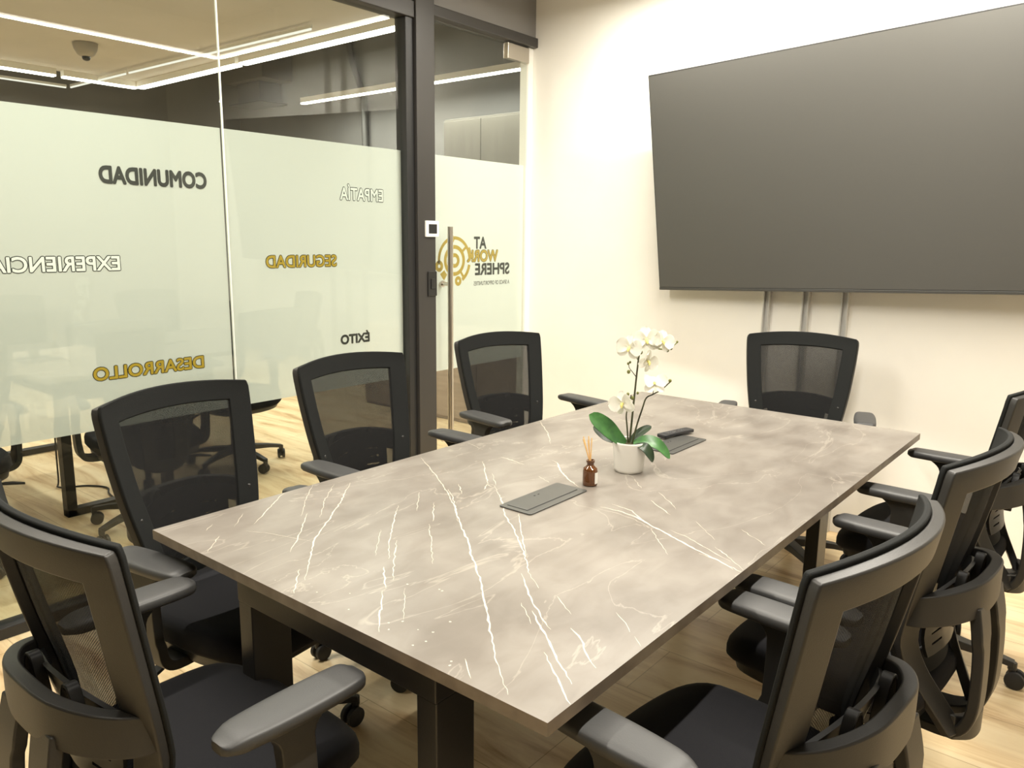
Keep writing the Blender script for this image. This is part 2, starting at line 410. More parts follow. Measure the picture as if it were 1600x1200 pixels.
def text_mesh(name, body, material, parent, y_start, y_end, z0, z1, x, bold=0.0, ref_bold=None):
    """mirror-read lettering on the glass: reads from the office side, runs towards -Y; bold widens the strokes"""
    cu = bpy.data.curves.new(name, 'FONT'); cu.body = body; cu.size = 1.0; cu.resolution_u = 4
    ob = bpy.data.objects.new(name, cu); COL.objects.link(ob)
    bpy.context.view_layer.update()
    src = bpy.data.meshes.new_from_object(ob.evaluated_get(bpy.context.evaluated_depsgraph_get()))
    bpy.data.objects.remove(ob); bpy.data.curves.remove(cu)
    rb = bold if ref_bold is None else ref_bold
    xs = [v.co.x for v in src.vertices]; lx0, lx1 = min(xs) - rb, max(xs) + rb
    sy = (y_start - y_end) / (lx1 - lx0); sz = (z1 - z0) / (CAP_H + 2 * rb)
    bm = bmesh.new()
    shifts = [(0, 0)] if bold == 0 else [(math.cos(k * PI / 6) * bold, math.sin(k * PI / 6) * bold) for k in range(12)] + [(0, 0)]
    for k, (dx, dy) in enumerate(shifts):
        vs = [bm.verts.new((x + k * 2e-5, y_start - (v.co.x + dx - lx0) * sy, z0 + (v.co.y + dy + rb) * sz)) for v in src.vertices]
        for p in src.polygons: bm.faces.new([vs[i] for i in p.vertices])
    bpy.data.meshes.remove(src)
    return finish(name, bm, material, parent, smooth=False, recalc=False)
def cap_height():
    cu = bpy.data.curves.new('cap', 'FONT'); cu.body = 'H'; ob = bpy.data.objects.new('cap', cu); COL.objects.link(ob)
    bpy.context.view_layer.update()
    me = bpy.data.meshes.new_from_object(ob.evaluated_get(bpy.context.evaluated_depsgraph_get()))
    h = max(v.co.y for v in me.vertices); bpy.data.objects.remove(ob); bpy.data.curves.remove(cu); bpy.data.meshes.remove(me)
    return h
CAP_H = cap_height()
FILM0, FILM1 = 0.705, 1.908
XF = XG - 0.016      # film on the office face of the glass
def quad_plane(name, y0, y1, z0, z1, x, material, parent):
    bm = bmesh.new(); v = [bm.verts.new(p) for p in ((x, y0, z0), (x, y1, z0), (x, y1, z1), (x, y0, z1))]; bm.faces.new(v)
    return finish(name, bm, material, parent, smooth=False)
def glazing(name, y0, y1, z0, z1, label):
    e = tag(empty(name, (XG, (y0 + y1) / 2, z0)), label, kind='structure')
    bm = bmesh.new(); box(bm, (XG - 0.012, y0, z0), (XG - 0.002, y1, z1)); g = finish('glass_pane', bm, M['glass'], smooth=False)
    f = quad_plane('frosted_film', y0 + 0.002, y1 - 0.002, FILM0, FILM1, XF, M['film'], None)
    for o in (g, f): o.parent = e; o.matrix_parent_inverse = Matrix.Translation(e.location).inverted()
    return e
def put(o, e):
    o.parent = e; o.matrix_parent_inverse = Matrix.Translation(e.location).inverted(); return o
win1 = glazing('window_1', -2.298, 1.898, 0.045, 2.56, 'left pane of the glass partition with a frosted band')
win2 = glazing('window_2', 1.908, 2.930, 0.045, 2.56, 'right pane of the glass partition with a frosted band')
bm = bmesh.new(); box(bm, (XG - 0.0125, 1.901, 0.045), (XG - 0.0015, 1.905, 2.56)); put(finish('glass_joint', bm, M['joint'], smooth=False), win1)
door = glazing('door_1', 3.122, 3.965, 0.012, 2.594, 'frameless glass door with a frosted band and a long steel pull')
def word(parent, body, ys, ye, z0, z1, style):
    xa, xb = XF + 0.0018, XF + 0.0009
    low = body.lower()
    if style == 'black':
        o = text_mesh('lettering', body, M['black_ink'], None, ys, ye, z0, z1, xa, 0.048); tag(put(o, parent), 'black reversed word ' + low)
    else:
        ink, off, out, nm = (M['gold_ink'], 0.028, 0.066, 'gold') if style == 'gold' else (M['white_ink'], 0.022, 0.066, 'white')
        o = text_mesh('lettering', body, ink, None, ys, ye, z0, z1, xa, off, off); tag(put(o, parent), nm + ' reversed word ' + low + ' with a dark outline')
        o2 = text_mesh('lettering_outline', body, M['black_ink'], None, ys, ye, z0, z1, xb, out, off); put(o2, parent)
word(win1, 'COMUNIDAD', 1.822, 1.382, 1.652, 1.720, 'black')
word(win1, 'EXPERIENCIA', 1.436, 0.985, 1.325, 1.380, 'white')
word(win1, 'DESARROLLO', 1.760, 1.300, 0.900, 0.952, 'gold')
word(win2, 'EMPAT\u00cdA', 2.800, 2.522, 1.640, 1.700, 'white')
word(win2, 'SEGURIDAD', 2.490, 2.090, 1.318, 1.374, 'gold')
word(win2, '\u00c9XITO', 2.690, 2.500, 0.925, 0.975, 'black')

# door logo: ring mark and reversed words
LY, LZ = 3.335, 1.333
def arc(bm, r, th, a0, a1, n=40, cy=0.0, cz=0.0):
    prev = None
    for i in range(n + 1):
        a = math.radians(a0 + (a1 - a0) * i / n)
        p = [bm.verts.new((XF + 0.0016, LY + cy + math.cos(a) * q, LZ + cz + math.sin(a) * q)) for q in (r - th / 2, r + th / 2)]
        if prev: bm.faces.new((prev[0], prev[1], p[1], p[0]))
        prev = p
def bar(bm, r0, r1, a, th):
    c, s = math.cos(math.radians(a)), math.sin(math.radians(a))
    q = [(r0, -th / 2), (r1, -th / 2), (r1, th / 2), (r0, th / 2)]
    bm.faces.new([bm.verts.new((XF + 0.0017, LY + u * c - v * s, LZ + u * s + v * c)) for u, v in q])
bm = bmesh.new()
arc(bm, 0.031, 0.022, 0, 360); arc(bm, 0.077, 0.022, -105, 255, 50)
arc(bm, 0.128, 0.019, 186, 112, 30); arc(bm, 0.128, 0.019, 92, -2, 30); arc(bm, 0.128, 0.021, -12, -60, 20)
arc(bm, 0.120, 0.040, 212, 232, 8)
arc(bm, 0.021, 0.022, 0, 360, 24, -0.126, -0.030); arc(bm, 0.018, 0.016, 0, 360, 24, -0.028, 0.122); arc(bm, 0.018, 0.020, 0, 360, 24, 0.030, -0.118)
bar(bm, 0.080, 0.13, 38, 0.016); bar(bm, 0.080, 0.13, -52, 0.016); bar(bm, 0.122, 0.150, 25, 0.03)
tag(put(finish('logo_rings', bm, M['gold_ink'], smooth=False), door), 'gold ring emblem on the door glass')
xa, xb = XF + 0.0018, XF + 0.0009
tag(put(text_mesh('lettering', 'AT', M['black_ink'], None, 3.612, 3.500, 1.398, 1.470, xa, 0.035), door), 'black reversed word at')
put(text_mesh('lettering_outline', 'WORK', M['black_ink'], None, 3.722, 3.440, 1.322, 1.392, xb, 0.065, 0.04), door)
tag(put(text_mesh('lettering', 'WORK', M['gold_ink'], None, 3.722, 3.440, 1.322, 1.392, xa, 0.04, 0.04), door), 'gold reversed word work')
tag(put(text_mesh('lettering', 'SPHERE', M['black_ink'], None, 3.832, 3.510, 1.243, 1.314, xa, 0.035), door), 'black reversed word sphere')
tag(put(text_mesh('lettering', 'A SPACE OF OPPORTUNITIES', M['black_ink'], None, 3.832, 3.500, 1.183, 1.207, xa, 0.006), door), 'small black reversed line of words')
# pull handle with stand-offs through the glass
bm = bmesh.new(); tube(bm, [(XG + 0.062, 3.220, 0.10), (XG + 0.062, 3.220, 1.522)], 0.016, 16)
h = put(finish('door_handle', bm, M['steel']), door); tag(h, 'long brushed steel pull bar')
bm = bmesh.new()
for z in (1.205, 0.30):
    tube(bm, [(XG - 0.060, 3.220, z), (XG + 0.075, 3.220, z)], 0.011, 14); tube(bm, [(XG - 0.0005, 3.220, z), (XG + 0.006, 3.220, z)], 0.019, 16)
s = finish('handle_standoff', bm, M['steel']); put(s, door)
bm = bmesh.new(); box(bm, (XG - 0.022, 3.765, 2.505), (XG + 0.014, 3.968, 2.592)); tag(put(finish('door_hinge', bm, M['steel'], bevel=0.003), door), 'brushed steel patch hinge')
bm = bmesh.new(); box(bm, (XG - 0.022, 3.765, 0.012), (XG + 0.014, 3.968, 0.095)); put(finish('door_hinge', bm, M['steel'], bevel=0.003), door)

# controller and lock plate on the post
e = tag(empty('wall_controller', (XG + 0.05, 3.085, 1.465)), 'small white framed control panel with a dark screen on the dark post', 'control panel')
bm = bmesh.new(); box(bm, (0, -0.052, 0), (0.012, 0.046, 0.086)); tag(finish('faceplate', bm, M['whitep'], e, 0.003), 'white surround')
bm = bmesh.new(); box(bm, (0.0115, -0.032, 0.018), (0.0135, 0.030, 0.068)); tag(finish('screen', bm, M['bezel'], e, 0.001), 'dark glossy screen')
e = tag(empty('lock_plate', (XG + 0.05, 3.085, 1.145)), 'black lock plate on the dark post below the white control panel', 'lock')
bm = bmesh.new(); box(bm, (0, -0.034, 0), (0.008, 0.034, 0.135)); finish('plate', bm, M['bezel'], e, 0.004)
bm = bmesh.new(); box(bm, (0.008, -0.014, 0.04), (0.013, 0.014, 0.095)); finish('latch', bm, M['rail'], e, 0.002)

# ---------------------------------------------------------------- lamps
def linear_lamp(p0, p1, z, label, group, watts, width=0.05, drop=0.05, emit='lamp', light=True):
    p0 = Vector((*p0, z)); p1 = Vector((*p1, z)); mid = (p0 + p1) / 2; L = (p1 - p0).length
    ang = math.atan2(p1.y - p0.y, p1.x - p0.x)
    e = tag(empty('linear_ceiling_lamp', mid, ang), label, 'lamp', group)
    bm = bmesh.new(); box(bm, (-L / 2, -width / 2, 0.0), (L / 2, width / 2, drop)); finish('lamp_housing', bm, M['lampbody'], e, smooth=False)
    bm = bmesh.new(); box(bm, (-L / 2 + 0.004, -width / 2 + 0.002, -0.012), (L / 2 - 0.004, width / 2 - 0.002, 0.0)); finish('lamp_diffuser', bm, M[emit], e, smooth=False)
    if light:
        li = bpy.data.lights.new('lamp_light', 'AREA'); li.shape = 'RECTANGLE'; li.size = L; li.size_y = width; li.energy = watts * L; li.color = WARM
        lo = bpy.data.objects.new('lamp_light', li); COL.objects.link(lo); lo.parent = e; lo.location = (0, 0, -0.014)
    return e
# ring of tubes over the meeting table (above the frame, mirrored in the glass)
G = 'ceiling tubes of the meeting room'
for a, b, nm in [((-0.50, 0.1), (-0.50, 1.78), 'right side of the table, viewer end'), ((-0.50, 1.82), (-0.50, 3.50), 'right side of the table, television end'),
                 ((-0.52, 3.50), (-1.28, 3.50), 'television wall, right run'), ((-1.32, 3.50), (-2.40, 3.50), 'television wall, left run'),
                 ((-2.42, 1.85), (-2.42, 0.1), 'glass side of the table, added fill light')]:  # glass-side tube is added to light the near side; none is seen there
    linear_lamp(a, b, 2.80, 'warm white ceiling tube over the ' + nm, G, ROOM_W, drop=0.22)
G = 'ceiling tubes of the office beyond the glass'
for a, b, nm in [((-7.55, -1.0), (-7.55, 3.02), 'left run of the bright ceiling tube above the frosted glass at picture left'), ((-7.55, 3.08), (-7.55, 3.72), 'short bright ceiling tube ending at the corner of the light ring'),
                 ((-7.52, 3.74), (-5.85, 3.72), 'bright ceiling tube running right from the corner of the ring'), ((-5.80, 3.72), (-3.86, 3.70), 'bright ceiling tube from the glass joint to the dark post')]:
    linear_lamp(a, b, 2.79, nm, G, OFFICE_W, 0.07)
for a, b, nm in [((-7.0, 5.16), (-5.40, 5.16), 'lower bright tube seen left of the dark post'), ((-5.36, 5.16), (-4.02, 5.16), 'lower bright tube seen through the door glass')]:
    linear_lamp(a, b, 2.79, nm, G, OFFICE_W * 0.6, 0.05)
for a, b, nm in [((-8.12, 1.2), (-8.12, 3.34), 'slim glowing tube reflection parallel to the back wall'), ((-8.08, 3.36), (-7.0, 3.37), 'slim glowing tube reflection, corner piece along the side run'), ((-6.95, 3.37), (-4.5, 3.41), 'slim glowing tube reflection, long piece along the side run')]:
    linear_lamp(a, b, 2.80, nm, 'slim tube reflections seen in the glass', 2, 0.014, 0.02, emit='lampmirrored', light=False)  # glowing strips stand in for tubes reflected in the glass, not real lamps

VEINS = [(5,[(-1.513,1.574),(-1.453,1.532),(-1.365,1.45),(-1.282,1.381),(-1.209,1.326),(-1.145,1.265),(-1.091,1.223),(-1.028,1.169),(-0.97,1.112),(-0.909,1.054),(-0.851,0.998),(-0.801,0.951),(-0.758,0.917),(-0.722,0.887)]),(4,[(-1.436,1.691),(-1.32,1.589),(-1.247,1.513),(-1.177,1.46),(-1.104,1.395),(-1.045,1.341),(-0.986,1.276),(-0.92,1.228)]),(3,[(-1.233,1.552),(-1.169,1.479),(-1.086,1.389),(-1.044,1.342)]),(4,[(-0.993,1.261),(-0.949,1.22),(-0.897,1.175),(-0.85,1.14),(-0.819,1.117),(-0.796,1.103)]),(5,[(-0.869,1.139),(-0.821,1.102),(-0.772,1.065),(-0.712,1.015),(-0.661,0.978)]),(4,[(-0.757,1.029),(-0.715,0.996),(-0.67,0.961),(-0.625,0.93)]),(2,[(-0.869,1.223),(-0.825,1.191),(-0.802,1.177)]),(4,[(-0.771,1.131),(-0.73,1.107),(-0.694,1.071),(-0.658,1.045)]),(2,[(-0.74,1.241),(-0.703,1.216),(-0.678,1.19)]),(1.5,[(-0.664,1.183),(-0.635,1.157)]),(7,[(-1.099,1.738),(-1.044,1.744),(-0.979,1.732),(-0.924,1.704),(-0.857,1.677),(-0.79,1.645),(-0.739,1.625),(-0.675,1.6),(-0.63,1.583)]),(4,[(-1.086,1.778),(-1.016,1.768),(-0.934,1.708)]),(3,[(-0.874,1.71),(-0.813,1.692),(-0.748,1.659),(-0.672,1.622)]),(3,[(-0.737,1.679),(-0.678,1.637),(-0.626,1.595)]),(4,[(-0.748,1.617),(-0.706,1.612),(-0.649,1.584)]),(2,[(-0.914,1.687),(-0.855,1.621),(-0.799,1.563)]),(2,[(-1.04,1.956),(-0.977,1.903),(-0.932,1.856)]),(3,[(-1.022,1.878),(-0.967,1.839),(-0.923,1.808)]),(2,[(-1.158,2.021),(-1.096,1.955)]),(2,[(-1.225,2.054),(-1.165,2.033)]),(5,[(-1.468,2.019),(-1.436,2.005),(-1.366,1.93),(-1.3,1.879),(-1.242,1.844)]),(4,[(-1.617,1.937),(-1.566,1.931),(-1.504,1.917)]),(4,[(-1.628,1.856),(-1.535,1.763),(-1.459,1.688),(-1.436,1.691)]),(4,[(-1.435,1.642),(-1.462,1.685),(-1.434,1.676)]),(2,[(-1.519,1.776),(-1.433,1.694)]),(3,[(-1.853,2.442),(-1.691,2.297),(-1.592,2.179)]),(2,[(-1.823,1.998),(-1.725,1.966)]),(2,[(-1.394,1.85),(-1.33,1.818)]),(3,[(-1.524,1.63),(-1.454,1.569)]),(2,[(-0.736,1.83),(-0.648,1.767)]),(1.5,[(-0.849,1.807),(-0.756,1.719)]),(2,[(-0.906,1.152),(-0.866,1.119),(-0.837,1.095)]),(2,[(-0.848,0.923),(-0.798,0.883)]),(3,[(-1.85,1.247),(-1.763,1.145),(-1.689,1.052)]),(2,[(-1.848,1.346),(-1.727,1.234),(-1.649,1.164)]),(2,[(-1.799,1.39),(-1.704,1.283),(-1.603,1.19)]),(4,[(-1.774,1.429),(-1.662,1.305),(-1.565,1.185),(-1.488,1.086),(-1.404,1.011),(-1.32,0.936)]),(3,[(-1.652,1.187),(-1.555,1.096),(-1.47,1.005)]),(3,[(-1.52,1.386),(-1.426,1.281),(-1.328,1.18),(-1.27,1.127)]),(4,[(-1.245,1.09),(-1.161,1.021)]),(4,[(-1.158,1.008),(-1.096,0.952),(-1.091,0.942),(-1.032,0.889)]),(3,[(-1.339,1.215),(-1.261,1.135),(-1.179,1.057)]),(1.5,[(-1.131,1.047),(-1.032,0.95)]),(3,[(-1.812,1.756),(-1.628,1.644),(-1.498,1.555),(-1.405,1.485),(-1.314,1.403)]),(2.5,[(-1.357,1.341),(-1.264,1.257),(-1.174,1.171)]),(2,[(-1.558,1.503),(-1.451,1.389)]),(2.5,[(-1.462,1.465),(-1.363,1.361)]),(3,[(-1.374,0.961),(-1.284,0.883)]),(2,[(-1.767,0.985),(-1.737,0.95)]),(2.5,[(-1.681,0.952),(-1.613,0.882)]),(1.5,[(-1.778,1.078),(-1.71,1.01)]),(1.5,[(-1.666,1.012),(-1.607,1.04),(-1.486,1.076)]),(1.5,[(-1.421,1.236),(-1.304,1.117)])]
SPECKS = [(-1.367,0.895),(-1.254,0.917),(-1.198,0.957),(-1.145,0.91),(-0.984,0.942),(-0.956,0.953),(-0.95,0.896),(-0.942,0.921),(-1.026,0.907),(-0.86,0.901),(-0.853,0.89),(-1.073,1.089),(-1.029,0.945),(-1.045,0.924),(-0.96,1.003),(-1.064,1.088),(-1.141,1.063)]

# ---------------------------------------------------------------- screen and poles on the far wall
def screen_tv():
    # hung slightly rolled and tipped forward
    e = empty('wall_television', (-1.178, 3.806, 1.787)); e.rotation_euler = Euler((math.radians(TV_TILT), math.radians(TV_ROLL), math.radians(-2.5)), 'XYZ')
    tag(e, 'very large black flat television tilted forward on the white wall', 'television')
    W, H = 1.97, 1.122
    bm = bmesh.new(); box(bm, (-W / 2, 0.0, -H / 2), (W / 2, 0.028, H / 2)); finish('television_case', bm, M['bezel'], e, 0.004)
    bm = bmesh.new(); box(bm, (-W / 2 + 0.007, -0.002, -H / 2 + 0.016), (W / 2 - 0.007, 0.002, H / 2 - 0.007)); finish('screen', bm, M['screen'], e, smooth=False)
    bm = bmesh.new(); box(bm, (-W / 2 + 0.002, -0.0035, -H / 2), (W / 2 - 0.002, 0.001, -H / 2 + 0.013)); finish('lower_bezel', bm, M['box'], e, 0.001)
    bm = bmesh.new()
    box(bm, (-0.40, 0.028, -0.30), (0.40, 0.065, 0.30)); 
    finish('rear_housing', bm, M['bezel'], e, 0.01)
    bm = bmesh.new()
    for x in (-0.32, -0.1, 0.1, 0.3): box(bm, (x - 0.02, 0.05, -0.25), (x + 0.02, 0.10, 0.25))
    finish('mount_bracket', bm, M['rail'], e, 0.003)
TV_TILT, TV_ROLL = 7.0, -2.3
screen_tv()
for x, nm in ((-1.555, 'left of the three pale metal wall poles, nearest the glass door'), (-1.355, 'middle of the three pale metal wall poles behind the television'), (-1.165, 'right of the three pale metal wall poles, hidden above by the television')):
    bm = bmesh.new()
    box(bm, (x - 0.017, YW - 0.030, 0.0), (x - 0.011, YW - 0.001, 3.015)); box(bm, (x + 0.011, YW - 0.030, 0.0), (x + 0.017, YW - 0.001, 3.015)); box(bm, (x - 0.0115, YW - 0.012, 0.0), (x + 0.0115, YW - 0.001, 3.015))
    tag(finish('wall_pole', bm, M['alu'], bevel=0.001, seg=1), nm, 'wall pole', 'metal wall poles')

# ---------------------------------------------------------------- meeting table
def meeting_table():
    X0, X1, Y0, Y1 = -1.843, -0.629, 0.868, 3.252
    e = tag(empty('meeting_table', ((X0 + X1) / 2, (Y0 + Y1) / 2, 0)), 'long meeting table with a taupe veined stone top on black steel legs', 'table')
    cx_, cy_ = e.location.x, e.location.y
    bm = bmesh.new(); box(bm, (X0 - cx_, Y0 - cy_, TOP - 0.024), (X1 - cx_, Y1 - cy_, TOP))
    bm.faces.ensure_lookup_table()
    for f in bm.faces:
        f.normal_update()
        if abs(f.normal.z) < 0.5: f.material_index = 2
    rr = random.Random(3)
    lay = [0]
    def strip(pts, wd):
        lay[0] += 1
        P = []
        for a, b in zip(pts, pts[1:]):
            a, b = Vector(a), Vector(b); n = max(2, int((b - a).length / 0.012)); nn = Vector((-(b - a).y, (b - a).x)).normalized()
            for i in range(n):
                j = (rr.random() - 0.5) * 0.0045 if 0 < i else 0
                P.append(a + (b - a) * i / n + nn * j)
        P.append(Vector(pts[-1])); N = len(P); prev = None
        for i, p in enumerate(P):
            d = P[min(i + 1, N - 1)] - P[max(i - 1, 0)]; n = Vector((-d.y, d.x)).normalized()
            s = i / max(1, N - 1); tw = wd * 0.5 * (0.25 + 0.75 * min(1, 5 * s, 5 * (1 - s))) * (0.55 + 0.9 * rr.random())
            q = [bm.verts.new((p.x + n.x * k * tw - cx_, p.y + n.y * k * tw - cy_, TOP + 0.0003 + lay[0] * 8e-6)) for k in (-1, 1)]
            if prev: bm.faces.new((prev[0], q[0], q[1], prev[1])).material_index = 1
            prev = q
    for wd, pts in VEINS:
        pts = [(min(max(x, X0 + 0.001), X1 - 0.001), min(max(y, Y0 + 0.001), Y1 - 0.001)) for x, y in pts]
        strip(pts, wd * 0.00075)
        if wd >= 7:   # fine companion threads
            for k in range(2):
                dx, dy = rr.uniform(-0.025, 0.025), rr.uniform(-0.025, 0.025)
                sub = [(x + dx, y + dy) for x, y in pts[k:k + max(2, len(pts) // 2)]]
                sub = [(min(max(x, X0 + 0.001), X1 - 0.001), min(max(y, Y0 + 0.001), Y1 - 0.001)) for x, y in sub]
                if len(sub) > 1: strip(sub, 0.0010)
    for x, y in SPECKS:
        r0 = rr.uniform(0.0012, 0.0028); n = 6; a0 = rr.random()
        bm.faces.new([bm.verts.new((x - cx_ + math.cos(a0 + k * 2 * PI / n) * r0 * rr.uniform(0.6, 1.3), y - cy_ + math.sin(a0 + k * 2 * PI / n) * r0 * rr.uniform(0.6, 1.3), TOP + 0.0004)) for k in range(n)]).material_index = 1
    o = finish('tabletop', bm, [M['stone'], M['vein'], M['edge']], e, smooth=False, recalc=False)
    fx0, fx1, fy0, fy1 = -1.50 - cx_, -0.882 - cx_, 0.884 - cy_, 3.06 - cy_
    bm = bmesh.new(); z0, z1 = TOP - 0.024 - 0.06, TOP - 0.0245
    box(bm, (fx0, fy0, z0), (fx1, fy0 + 0.05, z1)); box(bm, (fx0, fy1 - 0.05, z0), (fx1, fy1, z1))
    box(bm, (fx0, fy0 + 0.05, z0), (fx0 + 0.045, fy1 - 0.05, z1)); box(bm, (fx1 - 0.045, fy0 + 0.05, z0), (fx1, fy1 - 0.05, z1))
    box(bm, (fx0 + 0.3, fy0 + 0.05, z0 + 0.02), (fx0 + 0.34, fy1 - 0.05, z1))
    finish('table_frame', bm, M['steelblack'], e, 0.003)
    for lx in (fx0, fx1 - 0.05):
        for ly in (fy0 + 0.002, fy1 - 0.102):
            bm = bmesh.new(); box(bm, (lx, ly, 0.012), (lx + 0.05, ly + 0.10, z0 + 0.001)); lg = finish('leg', bm, M['steelblack'], e, 0.003)
            bm = bmesh.new(); lathe(bm, [(0.018, 0.0), (0.02, 0.004), (0.02, 0.014)], 16, (lx + 0.025, ly + 0.05, 0)); finish('leveling_foot', bm, M['rubber'], lg)
    return e
meeting_table()

# ---------------------------------------------------------------- task chair
Wt = smooth_tab([(0.36, 0.100), (0.44, 0.128), (0.52, 0.158), (0.60, 0.184), (0.68, 0.202), (0.78, 0.219), (0.90, 0.233), (0.985, 0.2395), (1.012, 0.239), (1.022, 0.2345)])
Yt = smooth_tab([(0.36, -0.262), (0.44, -0.215), (0.52, -0.172), (0.60, -0.152), (0.68, -0.163), (0.78, -0.184), (0.90, -0.208), (1.03, -0.232)])
Dt = [(0.36, 0.02), (0.5, 0.035), (0.65, 0.045), (0.8, 0.056), (1.03, 0.060)]
RW = 0.053
def back_pt(u, z, grow=0.0, rw=RW):
    wd = interp(Wt, z) + grow; r = min(rw, wd * 0.52)
    if abs(u) > 0.7: x = math.copysign(wd - (1 - abs(u)) / 0.3 * r, u)
    else: x = u / 0.7 * (wd - r)
    k = x / wd
    s = min(max((z - 0.6) / 0.42, 0), 1)
    return Vector((x, interp(Yt, z) - interp(Dt, z) * (1 - k * k), z + 0.016 * (1 - k * k) * s * s + (grow if z > 1.0 else 0)))
US = [-1, -0.92, -0.82, -0.7] + lin(-0.6, 0.6, 11) + [0.7, 0.82, 0.92, 1]

def build_chair():
    root = empty('office_chair')
    fn = lambda u, z: back_pt(u, z)
    vs = lin(0.375, 0.555, 9) + lin(0.575, 0.968, 16) + lin(0.98, 1.0, 3) + [1.012, 1.022]
    bm = bmesh.new(); shell(bm, US, vs, fn, lambda u, v: abs(u) > 0.7 or v > 0.968, 0.002, 0.024)
    # lower cup joining both rails under the seat
    sweep(bm, smooth_path([(-0.090, -0.262, 0.398), (-0.045, -0.288, 0.388), (0, -0.296, 0.386), (0.045, -0.288, 0.388), (0.090, -0.262, 0.398)], 4), [(0, 0, 0.030)] * 17, [(0, 0.012, 0)] * 17)
    tag(finish('back_frame', bm, M['plastic'], root, 0.004, 2, angle=50), 'dark grey plastic rear frame')
    # front trim with sewn mesh
    vs2 = lin(0.50, 0.575, 5) + lin(0.60, 0.955, 14) + [0.968, 0.98, 0.99, 1.004, 1.016, 1.024]
    bm = bmesh.new(); shell(bm, US, vs2, lambda u, z: back_pt(u, z, 0.004, 0.060), lambda u, v: abs(u) > 0.7 or v > 0.968 or v < 0.565, -0.010, 0.002)
    finish('back_trim', bm, M['border'], root, 0.004, 2, angle=50)
    bm = bmesh.new(); shell(bm, [u for u in US if abs(u) < 0.75], lin(0.56, 0.972, 17), lambda u, z: back_pt(u, z, 0, 0.056), lambda u, v: True, -0.005, -0.0035)
    finish('mesh_panel', bm, M['mesh'], root)
    # lumbar plate with slots, seen through the mesh
    def lum(u, v):
        z = 0.545 + (0.165 + 0.042 * (1 - u * u)) * v
        x = (interp(Wt, z) - 0.030) * u
        k = x / interp(Wt, z); return Vector((x, interp(Yt, z) - interp(Dt, z) * (1 - k * k), z))
    us = [-1, -0.86, -0.72, -0.62, -0.54, -0.22, -0.12, 0.12, 0.22, 0.54, 0.62, 0.72, 0.86, 1]
    lv = [0, 0.12, 0.15, 0.27, 0.30, 0.42, 0.45, 0.57, 0.60, 0.72, 0.75, 0.80, 0.9, 1]
    slot = [(0.12, 0.15), (0.27, 0.30), (0.42, 0.45), (0.57, 0.60), (0.72, 0.75)]
    def keep(u, v): return not (0.22 < abs(u) < 0.54 and any(a < v < b for a, b in slot)) and (abs(u) < 0.72 or v > 0.80)
    bm = bmesh.new(); shell(bm, us, lv, lum, keep, 0.014, 0.022)
    lp = finish('lumbar_plate', bm, M['baseplastic'], root)
    bm = bmesh.new()
    for x0 in (-0.075, 0.075):
        p = smooth_path([(x0 - 0.027, -0.243, 0.64), (x0 - 0.025, -0.250, 0.71), (x0 - 0.014, -0.252, 0.748), (x0, -0.252, 0.757), (x0 + 0.014, -0.252, 0.748), (x0 + 0.025, -0.250, 0.71), (x0 + 0.027, -0.243, 0.64)], 5)
        tv_ = [(p[min(i + 1, len(p) - 1)] - p[max(i - 1, 0)]).normalized().cross(Vector((0, 1, 0))).normalized() * 0.003 for i in range(len(p))]
        sweep(bm, p, [(0, 0.010, 0)] * len(p), tv_)
    tube(bm, [(-0.11, -0.246, 0.650), (0.11, -0.246, 0.650)], 0.006, 8)
    finish('adjuster', bm, M['baseplastic'], lp, 0.002)
    # yoke: loop behind the waist and two straps down to the mechanism
    ring = smooth_path([(-0.190, -0.170, 0.685), (-0.188, -0.205, 0.693), (-0.160, -0.246, 0.703), (-0.108, -0.276, 0.710), (-0.05, -0.289, 0.713), (0.05, -0.289, 0.713), (0.108, -0.276, 0.710),
                        (0.160, -0.246, 0.703), (0.188, -0.205, 0.693), (0.190, -0.170, 0.685)], 5)
    wv, tv = [], []
    n = len(ring)
    for i, p in enumerate(ring):
        d = (ring[min(i + 1, n - 1)] - ring[max(i - 1, 0)]).normalized(); t = d.cross(Vector((0, 0, 1))).normalized()
        c = 1 - abs(2 * i / (n - 1) - 1)
        wv.append((0, 0, 0.034 + 0.008 * c)); tv.append(t * 0.013)
    bm = bmesh.new(); sweep(bm, ring, wv, tv)
    for sx in (-1, 1):
        p = smooth_path([(sx * 0.064, -0.286, 0.694), (sx * 0.070, -0.300, 0.62), (sx * 0.072, -0.306, 0.53), (sx * 0.068, -0.302, 0.44), (sx * 0.060, -0.272, 0.385), (sx * 0.05, -0.20, 0.372), (sx * 0.05, -0.09, 0.385)], 5)
        w_, t_ = [], []
        for i, q in enumerate(p):
            d = (p[min(i + 1, len(p) - 1)] - p[max(i - 1, 0)]).normalized()
            w_.append((0.030 + 0.008 * (i < 6), 0, 0)); t_.append(d.cross(Vector((1, 0, 0))).normalized() * 0.012)
        sweep(bm, p, w_, t_)
    tag(finish('back_support', bm, M['plastic'], root, 0.006, 3, angle=50), 'curved rear support loop')
    # seat
    bm = bmesh.new(); rings = []; NS = 44
